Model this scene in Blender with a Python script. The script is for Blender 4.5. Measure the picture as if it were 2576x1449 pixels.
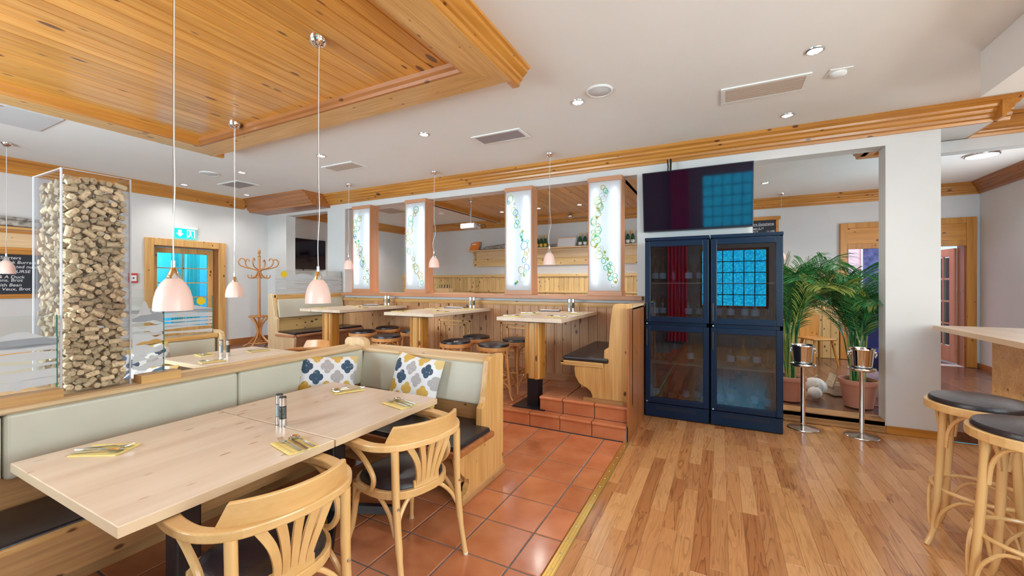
import bpy, bmesh, math, random
from mathutils import Vector, Matrix

for _o in list(bpy.data.objects):
    bpy.data.objects.remove(_o, do_unlink=True)
SC = bpy.context.scene
COL = SC.collection
RND = random.Random(11)
PI = math.pi

# ------------------------------------------------------------------ camera
cam_data = bpy.data.cameras.new('camera')
cam_data.sensor_width = 36.0
cam_data.lens = 36.0 * 1028.0 / 2576.0
cam_data.shift_y = -10.5 / 2576.0
cam_data.clip_start = 0.05
cam = bpy.data.objects.new('camera', cam_data)
cam.location = (0, 0, 1.5)
cam.rotation_euler = (PI / 2, 0, math.radians(27.0))
COL.objects.link(cam)
SC.camera = cam

# ------------------------------------------------------------------ world, added fill light, exposure
world = bpy.data.worlds.new('sky')
SC.world = world
world.use_nodes = True
_bg = world.node_tree.nodes['Background']
_bg.inputs[0].default_value = (0.03, 0.60, 0.84, 1)
_bg.inputs[1].default_value = 9.0
SC.view_settings.view_transform = 'Standard'
SC.view_settings.look = 'None'
SC.view_settings.gamma = 1.0
SC.view_settings.use_curve_mapping = False
SC.view_settings.exposure = -0.36
SC.cycles.max_bounces = 7
SC.cycles.diffuse_bounces = 4
SC.cycles.glossy_bounces = 3
SC.cycles.transparent_max_bounces = 16
SC.cycles.use_adaptive_sampling = True
SC.cycles.adaptive_threshold = 0.12
SC.cycles.adaptive_min_samples = 16
SC.cycles.caustics_reflective = False
SC.cycles.caustics_refractive = False
SC.cycles.sample_clamp_indirect = 6.0

def area(name, loc, rot, sx, sy, power, col):
    l = bpy.data.lights.new(name, 'AREA')
    l.shape = 'RECTANGLE'; l.size = sx; l.size_y = sy
    l.energy = power; l.color = col
    o = bpy.data.objects.new(name, l)
    o.location = loc; o.rotation_euler = rot
    COL.objects.link(o)
    return o
# added fill lights in place of daylight: unseen walls, passage and far room
FILL_TINT = (0.93, 0.97, 1.0)
area('fill_south', (-4.6, -1.53, 1.75), (PI / 2, 0, 0), 3.4, 1.7, 300, FILL_TINT)  # added fill in an invented window opening behind the booth
area('fill_southeast', (2.5, -1.53, 1.75), (PI / 2, 0, 0), 1.6, 1.7, 120, FILL_TINT)  # unseen fill lamp, set in a made-up window behind the bar stools
area('fill_east', (4.02, 1.2, 1.75), (PI / 2, 0, PI / 2), 2.6, 1.7, 190, (1.0, 0.95, 0.86))  # warm fill added in an invented window beyond the bar
area('fill_far_room', (3.2, 11.0, 3.1), (0, 0, 0), 2.4, 2.0, 70, (1.0, 0.72, 0.78))  # pink fill added under the far room ceiling, no window there
area('fill_passage', (3.83, 7.3, 1.85), (PI / 2, 0, PI / 2), 1.6, 1.5, 60, FILL_TINT)  # brightens the back room from an invented passage window

# ------------------------------------------------------------------ helpers
class MB:
    """collects geometry of one mesh"""
    def __init__(s):
        s.v = []; s.f = []; s.M = None
    def add(s, vs, fs):
        n = len(s.v)
        if s.M is not None:
            vs = [s.M @ Vector(p) for p in vs]
        s.v.extend([tuple(p) for p in vs])
        s.f.extend([tuple(i + n for i in f) for f in fs])
        return s
    def box(s, x0, x1, y0, y1, z0, z1):
        v = [(x0, y0, z0), (x1, y0, z0), (x1, y1, z0), (x0, y1, z0), (x0, y0, z1), (x1, y0, z1), (x1, y1, z1), (x0, y1, z1)]
        return s.add(v, [(3, 2, 1, 0), (4, 5, 6, 7), (0, 1, 5, 4), (1, 2, 6, 5), (2, 3, 7, 6), (3, 0, 4, 7)])
    def prism(s, poly, axis, a, b):
        n = len(poly)
        def P(t, p):
            return {'x': (t, p[0], p[1]), 'y': (p[0], t, p[1]), 'z': (p[0], p[1], t)}[axis]
        v = [P(a, p) for p in poly] + [P(b, p) for p in poly]
        f = [tuple(range(n)), tuple(range(2 * n - 1, n - 1, -1))]
        f += [(i, i + n, (i + 1) % n + n, (i + 1) % n) for i in range(n)]
        return s.add(v, f)
    def lathe(s, prof, n=20, c=(0, 0, 0), cap=True):
        m = len(prof); v = []
        for r, z in prof:
            for k in range(n):
                a = 2 * PI * k / n
                v.append((c[0] + r * math.cos(a), c[1] + r * math.sin(a), c[2] + z))
        f = []
        for i in range(m - 1):
            for k in range(n):
                k2 = (k + 1) % n
                f.append((i * n + k, i * n + k2, (i + 1) * n + k2, (i + 1) * n + k))
        if cap:
            if prof[0][0] > 1e-6: f.append(tuple(range(n - 1, -1, -1)))
            if prof[-1][0] > 1e-6: f.append(tuple((m - 1) * n + k for k in range(n)))
        return s.add(v, f)
    def sweep(s, pts, sec, closed=False, up=(0, 0, 1)):
        """sec: list of (side, up) offsets or function i -> list"""
        P = [Vector(p) for p in pts]; N = len(P); up = Vector(up)
        v = []; ns = None
        for i in range(N):
            if closed: t = P[(i + 1) % N] - P[i - 1]
            else: t = P[min(i + 1, N - 1)] - P[max(i - 1, 0)]
            t.normalize()
            sd = t.cross(up)
            if sd.length < 1e-3: sd = t.cross(Vector((0, 1, 0)))
            sd.normalize(); u2 = sd.cross(t).normalized()
            S = sec(i) if callable(sec) else sec
            ns = len(S)
            for a, b in S: v.append(P[i] + sd * a + u2 * b)
        f = []
        for i in range(N if closed else N - 1):
            j = (i + 1) % N
            for k in range(ns):
                k2 = (k + 1) % ns
                f.append((i * ns + k, i * ns + k2, j * ns + k2, j * ns + k))
        if not closed:
            f.append(tuple(range(ns - 1, -1, -1))); f.append(tuple((N - 1) * ns + k for k in range(ns)))
        return s.add(v, f)
    def tube(s, pts, r, n=8, closed=False):
        """round tube with parallel transport frame"""
        P = [Vector(p) for p in pts]; N = len(P); v = []; nrm = None
        for i in range(N):
            if closed: t = P[(i + 1) % N] - P[i - 1]
            else: t = P[min(i + 1, N - 1)] - P[max(i - 1, 0)]
            t.normalize()
            if nrm is None:
                nrm = t.cross(Vector((0, 0, 1)))
                if nrm.length < 1e-3: nrm = t.cross(Vector((0, 1, 0)))
            nrm = nrm - t * nrm.dot(t); nrm.normalize(); b = t.cross(nrm)
            rr = r[i] if isinstance(r, (list, tuple)) else r
            for k in range(n):
                a = 2 * PI * k / n
                v.append(P[i] + nrm * (rr * math.cos(a)) + b * (rr * math.sin(a)))
        f = []
        for i in range(N if closed else N - 1):
            j = (i + 1) % N
            for k in range(n):
                k2 = (k + 1) % n
                f.append((i * n + k, i * n + k2, j * n + k2, j * n + k))
        if not closed:
            f.append(tuple(range(n - 1, -1, -1))); f.append(tuple((N - 1) * n + k for k in range(n)))
        return s.add(v, f)
    def mesh(s, name):
        me = bpy.data.meshes.new(name)
        me.from_pydata(s.v, [], s.f)
        bm = bmesh.new(); bm.from_mesh(me)
        bmesh.ops.recalc_face_normals(bm, faces=bm.faces)
        bm.to_mesh(me); bm.free()
        return me
    def build(s, name, m, parent=None, smooth=False, bevel=0, seg=2):
        me = s.mesh(name)
        me.materials.append(m)
        if smooth:
            for p in me.polygons: p.use_smooth = True
            me.set_sharp_from_angle(angle=math.radians(42))
        o = bpy.data.objects.new(name, me)
        COL.objects.link(o)
        if parent is not None: o.parent = parent
        if bevel:
            b = o.modifiers.new('bevel', 'BEVEL'); b.width = bevel; b.segments = seg; b.limit_method = 'ANGLE'
        return o

def spline(pts, n=6, closed=False):
    """Catmull-Rom through pts"""
    P = [Vector(p) for p in pts]; N = len(P); out = []
    rng = range(N if closed else N - 1)
    for i in rng:
        p0 = P[i - 1] if (closed or i > 0) else P[0] * 2 - P[1]
        p1 = P[i]; p2 = P[(i + 1) % N]
        p3 = P[(i + 2) % N] if (closed or i + 2 < N) else P[-1] * 2 - P[-2]
        for k in range(n):
            t = k / n
            out.append(0.5 * ((2 * p1) + (p2 - p0) * t + (2 * p0 - 5 * p1 + 4 * p2 - p3) * t * t + (3 * p1 - p0 - 3 * p2 + p3) * t ** 3))
    if not closed: out.append(P[-1])
    return out

def tag(o, label, cat, group=None, kind=None):
    o['label'] = label; o['category'] = cat
    if group: o['group'] = group
    if kind: o['kind'] = kind
    return o
def thing(name, label, cat, loc=(0, 0, 0), rz=0, group=None):
    o = bpy.data.objects.new(name, None); COL.objects.link(o)
    o.empty_display_size = 0.1
    o.location = loc; o.rotation_euler = (0, 0, rz)
    return tag(o, label, cat, group)
def struct(o, label=None):
    o['kind'] = 'structure'
    if label: o['label'] = label
    return o
def copy_tree(o, label, loc=None, rz=None, group=None, parent=None):
    c = o.copy(); COL.objects.link(c); c.parent = parent
    if label: c['label'] = label
    if group: c['group'] = group
    if loc is not None: c.location = loc
    if rz is not None: c.rotation_euler = (0, 0, rz)
    for ch in o.children: copy_tree(ch, None, parent=c)
    return c
def inst(me, name, parent, loc, rot=(0, 0, 0), scale=None):
    o = bpy.data.objects.new(name, me); COL.objects.link(o)
    o.parent = parent; o.location = loc; o.rotation_euler = rot
    if scale: o.scale = scale
    return o

# ------------------------------------------------------------------ materials
class NT:
    def __init__(s, name):
        s.m = bpy.data.materials.new(name); s.m.use_nodes = True
        s.t = s.m.node_tree; s.b = s.t.nodes['Principled BSDF']; s.out = s.t.nodes['Material Output']
    def n(s, kind, **kw):
        nd = s.t.nodes.new(kind)
        for k, v in kw.items(): setattr(nd, k, v)
        return nd
    def l(s, a, b): s.t.links.new(a, b)
    def math(s, op, a, b=None, c=None):
        nd = s.n('ShaderNodeMath', operation=op)
        for i, x in enumerate((a, b, c)):
            if x is None: continue
            if isinstance(x, (int, float)): nd.inputs[i].default_value = x
            else: s.l(x, nd.inputs[i])
        return nd.outputs[0]
    def mix(s, fac, a, b, mode='MIX'):
        nd = s.n('ShaderNodeMix', data_type='RGBA', blend_type=mode)
        for i, x in ((0, fac), (6, a), (7, b)):
            if isinstance(x, (int, float)): nd.inputs[i].default_value = x
            elif isinstance(x, tuple): nd.inputs[i].default_value = (*x[:3], 1)
            else: s.l(x, nd.inputs[i])
        return nd.outputs[2]
    def ramp(s, fac, stops, interp='LINEAR'):
        nd = s.n('ShaderNodeValToRGB'); cr = nd.color_ramp; cr.interpolation = interp
        while len(cr.elements) < len(stops): cr.elements.new(0.5)
        for e, (p, c) in zip(cr.elements, stops):
            e.position = p; e.color = (*c[:3], 1) if isinstance(c, tuple) else (c, c, c, 1)
        s.l(fac, nd.inputs[0])
        return nd.outputs[0]
    def set(s, **kw):
        names = dict(rough='Roughness', metal='Metallic', spec='Specular IOR Level', coat='Coat Weight', coatr='Coat Roughness',
                     ior='IOR', es='Emission Strength', trans='Transmission Weight', alpha='Alpha')
        for k, v in kw.items():
            if k == 'col': s.b.inputs['Base Color'].default_value = (*v, 1)
            elif k == 'emit': s.b.inputs['Emission Color'].default_value = (*v, 1)
            else: s.b.inputs[names[k]].default_value = v
        return s
    def bump(s, h, strength=.2, dist=.01):
        nd = s.n('ShaderNodeBump'); nd.inputs['Strength'].default_value = strength; nd.inputs['Distance'].default_value = dist
        s.l(h, nd.inputs['Height']); s.l(nd.outputs[0], s.b.inputs['Normal'])

def flat(name, col, rough=.5, **kw):
    t = NT(name); t.set(col=col, rough=rough, **kw)
    return t.m
def mottled(name, c1, c2, scale=8, rough=.5, bump=0, bscale=60, **kw):
    t = NT(name); t.set(rough=rough, **kw)
    tc = t.n('ShaderNodeTexCoord'); nz = t.n('ShaderNodeTexNoise'); nz.inputs['Scale'].default_value = scale; nz.inputs['Detail'].default_value = 2
    t.l(tc.outputs['Object'], nz.inputs['Vector'])
    t.l(t.ramp(nz.outputs[0], [(.3, c1), (.7, c2)]), t.b.inputs['Base Color'])
    if bump:
        n2 = t.n('ShaderNodeTexNoise'); n2.inputs['Scale'].default_value = bscale; n2.inputs['Detail'].default_value = 4
        t.l(tc.outputs['Object'], n2.inputs['Vector']); t.bump(n2.outputs[0], bump)
    return t.m
def wood(name, lo, hi, axis='x', rough=.42, knot=0.0, var=.18, scale=1.0, coat=.0, streak=.35, knotcol=(.10, .03, .008), stretch=14, kscale=3.2, kstretch=1.8):
    t = NT(name); t.set(rough=rough, coat=coat, coatr=.15)
    tc = t.n('ShaderNodeTexCoord'); oi = t.n('ShaderNodeObjectInfo')
    off = t.n('ShaderNodeCombineXYZ')
    r = oi.outputs['Random']
    for i, k in enumerate((37., 53., 71.)):
        t.l(t.math('MULTIPLY', r, k), off.inputs[i])
    ad = t.n('ShaderNodeVectorMath', operation='ADD')
    t.l(tc.outputs['Object'], ad.inputs[0]); t.l(off.outputs[0], ad.inputs[1])
    def mapped(sl, sc):
        mp = t.n('ShaderNodeMapping'); s3 = [sc, sc, sc]; s3['xyz'.index(axis)] = sc / sl
        mp.inputs['Scale'].default_value = s3; t.l(ad.outputs[0], mp.inputs['Vector']); return mp.outputs[0]
    n1 = t.n('ShaderNodeTexNoise'); n1.inputs['Scale'].default_value = 9 * scale; n1.inputs['Detail'].default_value = 3; n1.inputs['Distortion'].default_value = .6
    t.l(mapped(stretch, 1), n1.inputs['Vector'])
    n2 = t.n('ShaderNodeTexNoise'); n2.inputs['Scale'].default_value = 70 * scale; n2.inputs['Detail'].default_value = 1
    t.l(mapped(stretch * 2, 1), n2.inputs['Vector'])
    f = t.math('ADD', t.math('MULTIPLY', n1.outputs[0], 1 - streak), t.math('MULTIPLY', n2.outputs[0], streak))
    col = t.ramp(f, [(.32, lo), (.66, hi)])
    if knot > 0:
        vo = t.n('ShaderNodeTexVoronoi'); vo.inputs['Scale'].default_value = kscale * 3.0
        t.l(mapped(kstretch, 1), vo.inputs['Vector'])
        n3 = t.n('ShaderNodeTexNoise'); n3.inputs['Scale'].default_value = 2.3; t.l(mapped(1, 1), n3.inputs['Vector'])
        th = t.math('MULTIPLY', t.math('POWER', n3.outputs[0], 1.6), .50 * knot)
        k = t.math('SUBTRACT', th, vo.outputs['Distance'])
        k = t.math('MULTIPLY', k, 16); k = t.math('MINIMUM', t.math('MAXIMUM', k, 0), .92)
        col = t.mix(k, col, knotcol)
    hs = t.n('ShaderNodeHueSaturation'); t.l(col, hs.inputs['Color'])
    t.l(t.math('ADD', t.math('MULTIPLY', r, var), 1 - var / 2), hs.inputs['Value'])
    t.l(hs.outputs[0], t.b.inputs['Base Color'])
    return t.m
def woods(name, lo, hi, **kw):
    return {a: wood(name + '_' + a, lo, hi, axis=a, **kw) for a in 'xyz'}
def glassmat(name, tint=(1, 1, 1), refl=1.0, ior=1.5, rough=0.0):
    t = NT(name); t.t.nodes.remove(t.b)
    tr = t.n('ShaderNodeBsdfTransparent'); tr.inputs[0].default_value = (*tint, 1)
    gl = t.n('ShaderNodeBsdfGlossy'); gl.inputs['Roughness'].default_value = rough
    fr = t.n('ShaderNodeFresnel'); fr.inputs[0].default_value = ior
    mx = t.n('ShaderNodeMixShader')
    t.l(t.math('MINIMUM', t.math('MULTIPLY', fr.outputs[0], refl), 1.0), mx.inputs[0])
    t.l(tr.outputs[0], mx.inputs[1]); t.l(gl.outputs[0], mx.inputs[2]); t.l(mx.outputs[0], t.out.inputs[0])
    return t.m
def frosted(name, col, clear=.4, translucent=.5):
    t = NT(name); t.t.nodes.remove(t.b)
    tr = t.n('ShaderNodeBsdfTransparent')
    df = t.n('ShaderNodeBsdfDiffuse'); df.inputs[0].default_value = (*col, 1)
    tl = t.n('ShaderNodeBsdfTranslucent'); tl.inputs[0].default_value = (*col, 1)
    m1 = t.n('ShaderNodeMixShader'); m1.inputs[0].default_value = translucent
    t.l(df.outputs[0], m1.inputs[1]); t.l(tl.outputs[0], m1.inputs[2])
    m2 = t.n('ShaderNodeMixShader'); m2.inputs[0].default_value = 1 - clear
    t.l(tr.outputs[0], m2.inputs[1]); t.l(m1.outputs[0], m2.inputs[2]); t.l(m2.outputs[0], t.out.inputs[0])
    return t.m
def emit(name, col, s):
    t = NT(name); t.set(col=col, emit=col, es=s, rough=.4)
    return t.m

M = {}
M['wall'] = mottled('wall_paint', (.665, .66, .66), (.69, .685, .685), 3, .7)
M['ceil'] = mottled('ceiling_paint', (.84, .835, .82), (.86, .855, .84), 2, .75)
M['white'] = flat('white_plastic', (.82, .82, .81), .4)
M['pineceil'] = wood('pine_ceiling', (.50, .19, .022), (.78, .37, .075), 'y', rough=.3, knot=.85, var=.22, coat=.6, kscale=3.0, kstretch=3.0)
M['pine'] = woods('pine', (.52, .26, .075), (.76, .45, .17), rough=.36, knot=.8, streak=.5)
M['pineor'] = woods('pine_orange', (.42, .155, .02), (.66, .29, .05), rough=.32, knot=.8, coat=.2)
M['pinedk'] = woods('pine_dark', (.26, .085, .022), (.44, .165, .05), rough=.35, knot=.6, coat=.15)
M['pinepale'] = woods('pine_pale', (.64, .43, .22), (.82, .60, .36), rough=.35, knot=.5)
M['dado'] = woods('pine_wainscot', (.43, .20, .085), (.63, .34, .165), rough=.42, knot=1.0, streak=.45)
M['dadoy'] = woods('pine_dado', (.63, .40, .15), (.82, .58, .27), rough=.45, knot=1.0, kscale=4)
M['redwood'] = woods('ledge_wood', (.48, .21, .105), (.62, .30, .165), rough=.4, var=.08)
M['table'] = woods('maple_tabletop', (.68, .52, .385), (.80, .655, .52), rough=.28, var=.05, streak=.15, knot=.75, knotcol=(.42, .24, .13), kscale=5.5, kstretch=3.5)
M['edge'] = flat('maple_edge', (.70, .52, .34), .35)
M['beech'] = woods('beech', (.62, .36, .13), (.76, .48, .21), rough=.3, var=.06, streak=.25, coat=.2)
M['beechor'] = woods('beech_stool', (.52, .21, .06), (.66, .30, .10), rough=.3, var=.1, streak=.25, coat=.2)
M['oldwood'] = woods('old_wood', (.30, .14, .05), (.55, .30, .12), rough=.55, knot=.7)
M['lam'] = None
M['brass'] = flat('brass_strip', (.80, .55, .16), .28, metal=.85)
M['leather'] = mottled('black_leather', (.018, .013, .016), (.03, .022, .026), 6, .27, .12, 220)
M['cream'] = mottled('cream_leather', (.63, .60, .49), (.67, .64, .53), 4, .4, .05, 260)
M['chrome'] = flat('chrome', (.85, .86, .88), .06, metal=1)
M['steel'] = flat('brushed_steel', (.72, .72, .72), .22, metal=1)
M['black'] = flat('black_metal', (.012, .012, .016), .35)
M['fridge'] = flat('fridge_black', (.004, .014, .04), .3, coat=.0, spec=.25)
M['fridgein'] = flat('fridge_inside', (.04, .06, .10), .4)
M['screen'] = flat('tv_screen', (.006, .004, .016), .05, spec=.6)
M['glass'] = glassmat('clear_glass', (.97, .99, .98), 1.0)
M['glassf'] = glassmat('fridge_glass', (.55, .62, .70), 2.6)
M['acryl'] = glassmat('acrylic', (.985, .99, 1.0), .45)
M['glassedge'] = flat('glass_edge', (.02, .22, .16), .1)
M['etched'] = frosted('etched_glass', (.86, .88, .92), .28, .4)
M['sunfoil'] = flat('yellow_foil', (.86, .60, .02), .4)
M['shade'] = None
M['cable'] = flat('clear_cable', (.72, .70, .68), .25)
M['tubes'] = emit('lit_tube', (.88, .95, 1.0), 6.0)
M['lampface'] = frosted('frosted_pane', (.86, .93, .98), .13, .7)
M['spot'] = emit('lit_spot', (1.0, .97, .93), 9.0)
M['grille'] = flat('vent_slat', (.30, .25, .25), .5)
M['grillelit'] = flat('vent_slat_lit', (.50, .40, .33), .5)  # lighter copy of the vent slats, light put into the colour
M['void'] = flat('dark_void', (.02, .02, .025), .8)
M['tile'] = None
M['grout'] = mottled('grout', (.16, .13, .13), (.22, .18, .18), 30, .8)
M['darkfloor'] = wood('dark_floor', (.11, .045, .028), (.22, .10, .06), 'y', rough=.25, var=.3, coat=.2)
M['cork'] = None
M['leaf'] = mottled('palm_leaf', (.015, .12, .035), (.05, .26, .06), 12, .4)
M['leafy'] = mottled('palm_leaf_yellow', (.18, .30, .04), (.42, .46, .10), 12, .4)
M['cane'] = mottled('palm_cane', (.25, .33, .08), (.40, .42, .13), 10, .45)
M['pot'] = mottled('pot_clay', (.56, .215, .135), (.64, .27, .18), 5, .55)
M['soil'] = flat('soil', (.03, .018, .012), .9)
M['napkin'] = mottled('napkin', (.78, .60, .20), (.84, .68, .28), 20, .8)
M['cutlery'] = flat('cutlery', (.80, .80, .80), .12, metal=1)
M['salt'] = flat('salt_fill', (.80, .84, .88), .6)
M['pepper'] = mottled('pepper_fill', (.01, .01, .01), (.25, .22, .2), 160, .7)
M['menu'] = flat('menu_cover', (.03, .03, .045), .35)
M['paper'] = flat('paper', (.80, .80, .82), .6)
M['slate'] = flat('slate_board', (.018, .022, .035), .6)
M['chalk'] = flat('chalk', (.85, .85, .88), .9)
M['red'] = flat('alarm_red', (.55, .06, .05), .4)
M['exitg'] = emit('exit_green', (.0, .75, .55), 1.6)
M['exitw'] = emit('exit_white', (.75, 1.0, .95), 2.2)
M['birch'] = mottled('birch_bark', (.12, .10, .09), (.62, .58, .52), 14, .8, .3, 40)
M['orange'] = flat('orange_box', (.88, .24, .03), .5)
M['champ'] = flat('champagne_glass', (.01, .09, .04), .1, coat=.3)
M['gold'] = flat('gold_foil', (.80, .56, .16), .3, metal=.7)
M['labely'] = flat('yellow_label', (.85, .55, .04), .5)
M['labelw'] = flat('white_label', (.80, .80, .78), .5)
M['labelr'] = flat('red_foil', (.50, .02, .03), .35)
M['winedark'] = flat('wine_glass_dark', (.006, .01, .008), .08, coat=.3)
M['wineclear'] = glassmat('bottle_clear', (.80, .86, .90), 1.6)
M['amber'] = flat('amber_glass', (.62, .22, .02), .08, coat=.4)
M['pink'] = flat('far_room_wall', (.85, .66, .68), .7)
M['blue'] = mottled('blue_picture', (.02, .02, .09), (.12, .10, .26), 9, .4)
M['pumpkin'] = mottled('white_pumpkin', (.72, .66, .60), (.80, .75, .70), 5, .6)
M['crate'] = woods('crate_wood', (.50, .40, .28), (.66, .54, .40), rough=.7)
for nm, c in (('blue', (.10, .45, .85)), ('green', (.10, .70, .40)), ('lime', (.55, .72, .15)), ('clear', (.86, .90, .90)), ('teal', (.05, .6, .6)), ('amber', (.75, .55, .12))):
    M['ring_' + nm] = frosted('ring_' + nm, c, .45, .6)

def m_shade():
    t = NT('opal_shade'); t.set(col=(.80, .565, .50), rough=.3, emit=(1.0, .60, .50), es=.14)
    return t.m
M['shade'] = m_shade()
def m_tile():
    t = NT('terracotta_tile'); t.set(rough=.2, coat=.45, coatr=.14)
    tc = t.n('ShaderNodeTexCoord'); oi = t.n('ShaderNodeObjectInfo')
    nz = t.n('ShaderNodeTexNoise'); nz.inputs['Scale'].default_value = 5; nz.inputs['Detail'].default_value = 4
    ad = t.n('ShaderNodeVectorMath', operation='ADD'); t.l(tc.outputs['Object'], ad.inputs[0]); t.l(oi.outputs['Location'], ad.inputs[1])
    t.l(ad.outputs[0], nz.inputs['Vector'])
    c = t.ramp(nz.outputs[0], [(.3, (.50, .155, .06)), (.7, (.62, .225, .10))])
    hs = t.n('ShaderNodeHueSaturation'); t.l(c, hs.inputs['Color'])
    t.l(t.math('ADD', t.math('MULTIPLY', oi.outputs['Random'], .2), .9), hs.inputs['Value'])
    t.l(hs.outputs[0], t.b.inputs['Base Color'])
    n2 = t.n('ShaderNodeTexNoise'); n2.inputs['Scale'].default_value = 3.; t.l(ad.outputs[0], n2.inputs['Vector']); t.bump(n2.outputs[0], .05, .02)
    return t.m
M['tile'] = m_tile()
def m_lam():
    t = NT('laminate_strip'); t.set(rough=.22, coat=.4, coatr=.16)
    tc = t.n('ShaderNodeTexCoord'); oi = t.n('ShaderNodeObjectInfo'); r = oi.outputs['Random']
    off = t.n('ShaderNodeCombineXYZ'); t.l(t.math('MULTIPLY', r, 61.), off.inputs[0]); t.l(t.math('MULTIPLY', r, 173.), off.inputs[1])
    ad = t.n('ShaderNodeVectorMath', operation='ADD'); t.l(tc.outputs['Object'], ad.inputs[0]); t.l(off.outputs[0], ad.inputs[1])
    mp = t.n('ShaderNodeMapping'); mp.inputs['Scale'].default_value = (15, 1.15, 1); t.l(ad.outputs[0], mp.inputs['Vector'])
    n0 = t.n('ShaderNodeTexNoise'); n0.inputs['Scale'].default_value = 1.0; n0.inputs['Detail'].default_value = 2; n0.inputs['Distortion'].default_value = .35
    t.l(mp.outputs[0], n0.inputs['Vector'])
    rings = t.math('FRACT', t.math('MULTIPLY', n0.outputs[0], 7.0))
    vein = t.math('POWER', rings, 4.0)
    m2 = t.n('ShaderNodeMapping'); m2.inputs['Scale'].default_value = (160, 9, 1); t.l(ad.outputs[0], m2.inputs['Vector'])
    n1 = t.n('ShaderNodeTexNoise'); n1.inputs['Scale'].default_value = 1; n1.inputs['Detail'].default_value = 3; t.l(m2.outputs[0], n1.inputs['Vector'])
    base = t.ramp(r, [(0, (.58, .27, .10)), (.35, (.68, .36, .15)), (.6, (.42, .165, .055)), (.8, (.55, .245, .085)), (1, (.64, .33, .13))], 'LINEAR')
    amt = t.ramp(r, [(0, .35), (.45, .35), (.6, .95), (.8, .8), (1, .4)])
    c = t.mix(t.math('MULTIPLY', vein, amt), base, (.20, .065, .018))
    c = t.mix(t.math('MULTIPLY', t.math('SUBTRACT', n1.outputs[0], .42), 1.1), c, (.32, .13, .045))
    t.l(c, t.b.inputs['Base Color'])
    return t.m
M['lam'] = m_lam()
def m_cork():
    t = NT('cork'); t.set(rough=.8)
    tc = t.n('ShaderNodeTexCoord'); oi = t.n('ShaderNodeObjectInfo')
    ad = t.n('ShaderNodeVectorMath', operation='ADD'); t.l(tc.outputs['Object'], ad.inputs[0]); t.l(oi.outputs['Location'], ad.inputs[1])
    nz = t.n('ShaderNodeTexNoise'); nz.inputs['Scale'].default_value = 90; nz.inputs['Detail'].default_value = 3; t.l(ad.outputs[0], nz.inputs['Vector'])
    c = t.ramp(nz.outputs[0], [(.28, (.46, .29, .15)), (.48, (.74, .55, .34)), (.75, (.80, .62, .41))])
    hs = t.n('ShaderNodeHueSaturation'); t.l(c, hs.inputs['Color'])
    t.l(t.math('ADD', t.math('MULTIPLY', oi.outputs['Random'], .62), .62), hs.inputs['Value'])
    t.l(hs.outputs[0], t.b.inputs['Base Color']); t.bump(nz.outputs[0], .25, .003)
    return t.m
M['cork'] = m_cork()
def m_cushion():
    t = NT('cushion_print'); t.set(rough=.85)
    tc = t.n('ShaderNodeTexCoord'); sp = t.n('ShaderNodeSeparateXYZ'); t.l(tc.outputs['Object'], sp.inputs[0])
    def lattice(ox, oy):
        u = t.math('ADD', t.math('MULTIPLY', sp.outputs[0], 1 / .152), ox); v = t.math('ADD', t.math('MULTIPLY', sp.outputs[1], 1 / .166), oy)
        fu = t.math('FLOOR', u); fv = t.math('FLOOR', v)
        au = t.math('ABSOLUTE', t.math('SUBTRACT', t.math('SUBTRACT', u, fu), .5)); av = t.math('ABSOLUTE', t.math('SUBTRACT', t.math('SUBTRACT', v, fv), .5))
        def dist(a, b): return t.math('SQRT', t.math('ADD', t.math('MULTIPLY', a, a), t.math('MULTIPLY', b, b)))
        d = t.math('MINIMUM', dist(t.math('SUBTRACT', au, .165), av), dist(au, t.math('SUBTRACT', av, .165)))
        ins = t.math('LESS_THAN', d, .165)
        cb = t.n('ShaderNodeCombineXYZ'); t.l(fu, cb.inputs[0]); t.l(fv, cb.inputs[1]); cb.inputs[2].default_value = ox * 3
        wn = t.n('ShaderNodeTexWhiteNoise'); wn.noise_dimensions = '3D'; t.l(cb.outputs[0], wn.inputs['Vector'])
        col = t.ramp(wn.outputs['Value'], [(0, (.66, .42, .09)), (.28, (.72, .53, .22)), (.5, (.045, .09, .15)), (.68, (.46, .43, .44)), (.86, (.58, .33, .04))], 'CONSTANT')
        return ins, col
    i1, c1 = lattice(.13, .2); i2, c2 = lattice(.63, .7)
    nz = t.n('ShaderNodeTexNoise'); nz.inputs['Scale'].default_value = 60; nz.inputs['Detail'].default_value = 4; t.l(tc.outputs['Object'], nz.inputs['Vector'])
    base = t.mix(i1, (.80, .80, .84), c1); base = t.mix(i2, base, c2)
    base = t.mix(t.math('MULTIPLY', t.math('GREATER_THAN', nz.outputs[0], .62), .35), base, (.8, .8, .82))
    t.l(base, t.b.inputs['Base Color'])
    return t.m
M['cushion'] = m_cushion()
# ================================================================== the setting
ZC = 3.19
def wall(name, axis, p0, p1, u0, u1, z0, z1, holes, m=None, label=None):
    """wall slab between p0..p1 across, u0..u1 along, with rectangular holes (u0,u1,z0,z1)"""
    us = sorted({u0, u1, *[h[0] for h in holes], *[h[1] for h in holes]}); us = [u for u in us if u0 <= u <= u1]
    zs = sorted({z0, z1, *[h[2] for h in holes], *[h[3] for h in holes]}); zs = [z for z in zs if z0 <= z <= z1]
    b = MB()
    for i in range(len(us) - 1):
        run = None
        for j in range(len(zs) - 1):
            uc, zc = (us[i] + us[i + 1]) / 2, (zs[j] + zs[j + 1]) / 2
            solid = not any(h[0] < uc < h[1] and h[2] < zc < h[3] for h in holes)
            if solid: run = (run[0], zs[j + 1]) if run else (zs[j], zs[j + 1])
            if run and (not solid or j == len(zs) - 2):
                if axis == 'x': b.box(us[i], us[i + 1], p0, p1, *run)
                else: b.box(p0, p1, us[i], us[i + 1], *run)
                run = None
    return struct(b.build(name, m or M['wall']), label)
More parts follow.
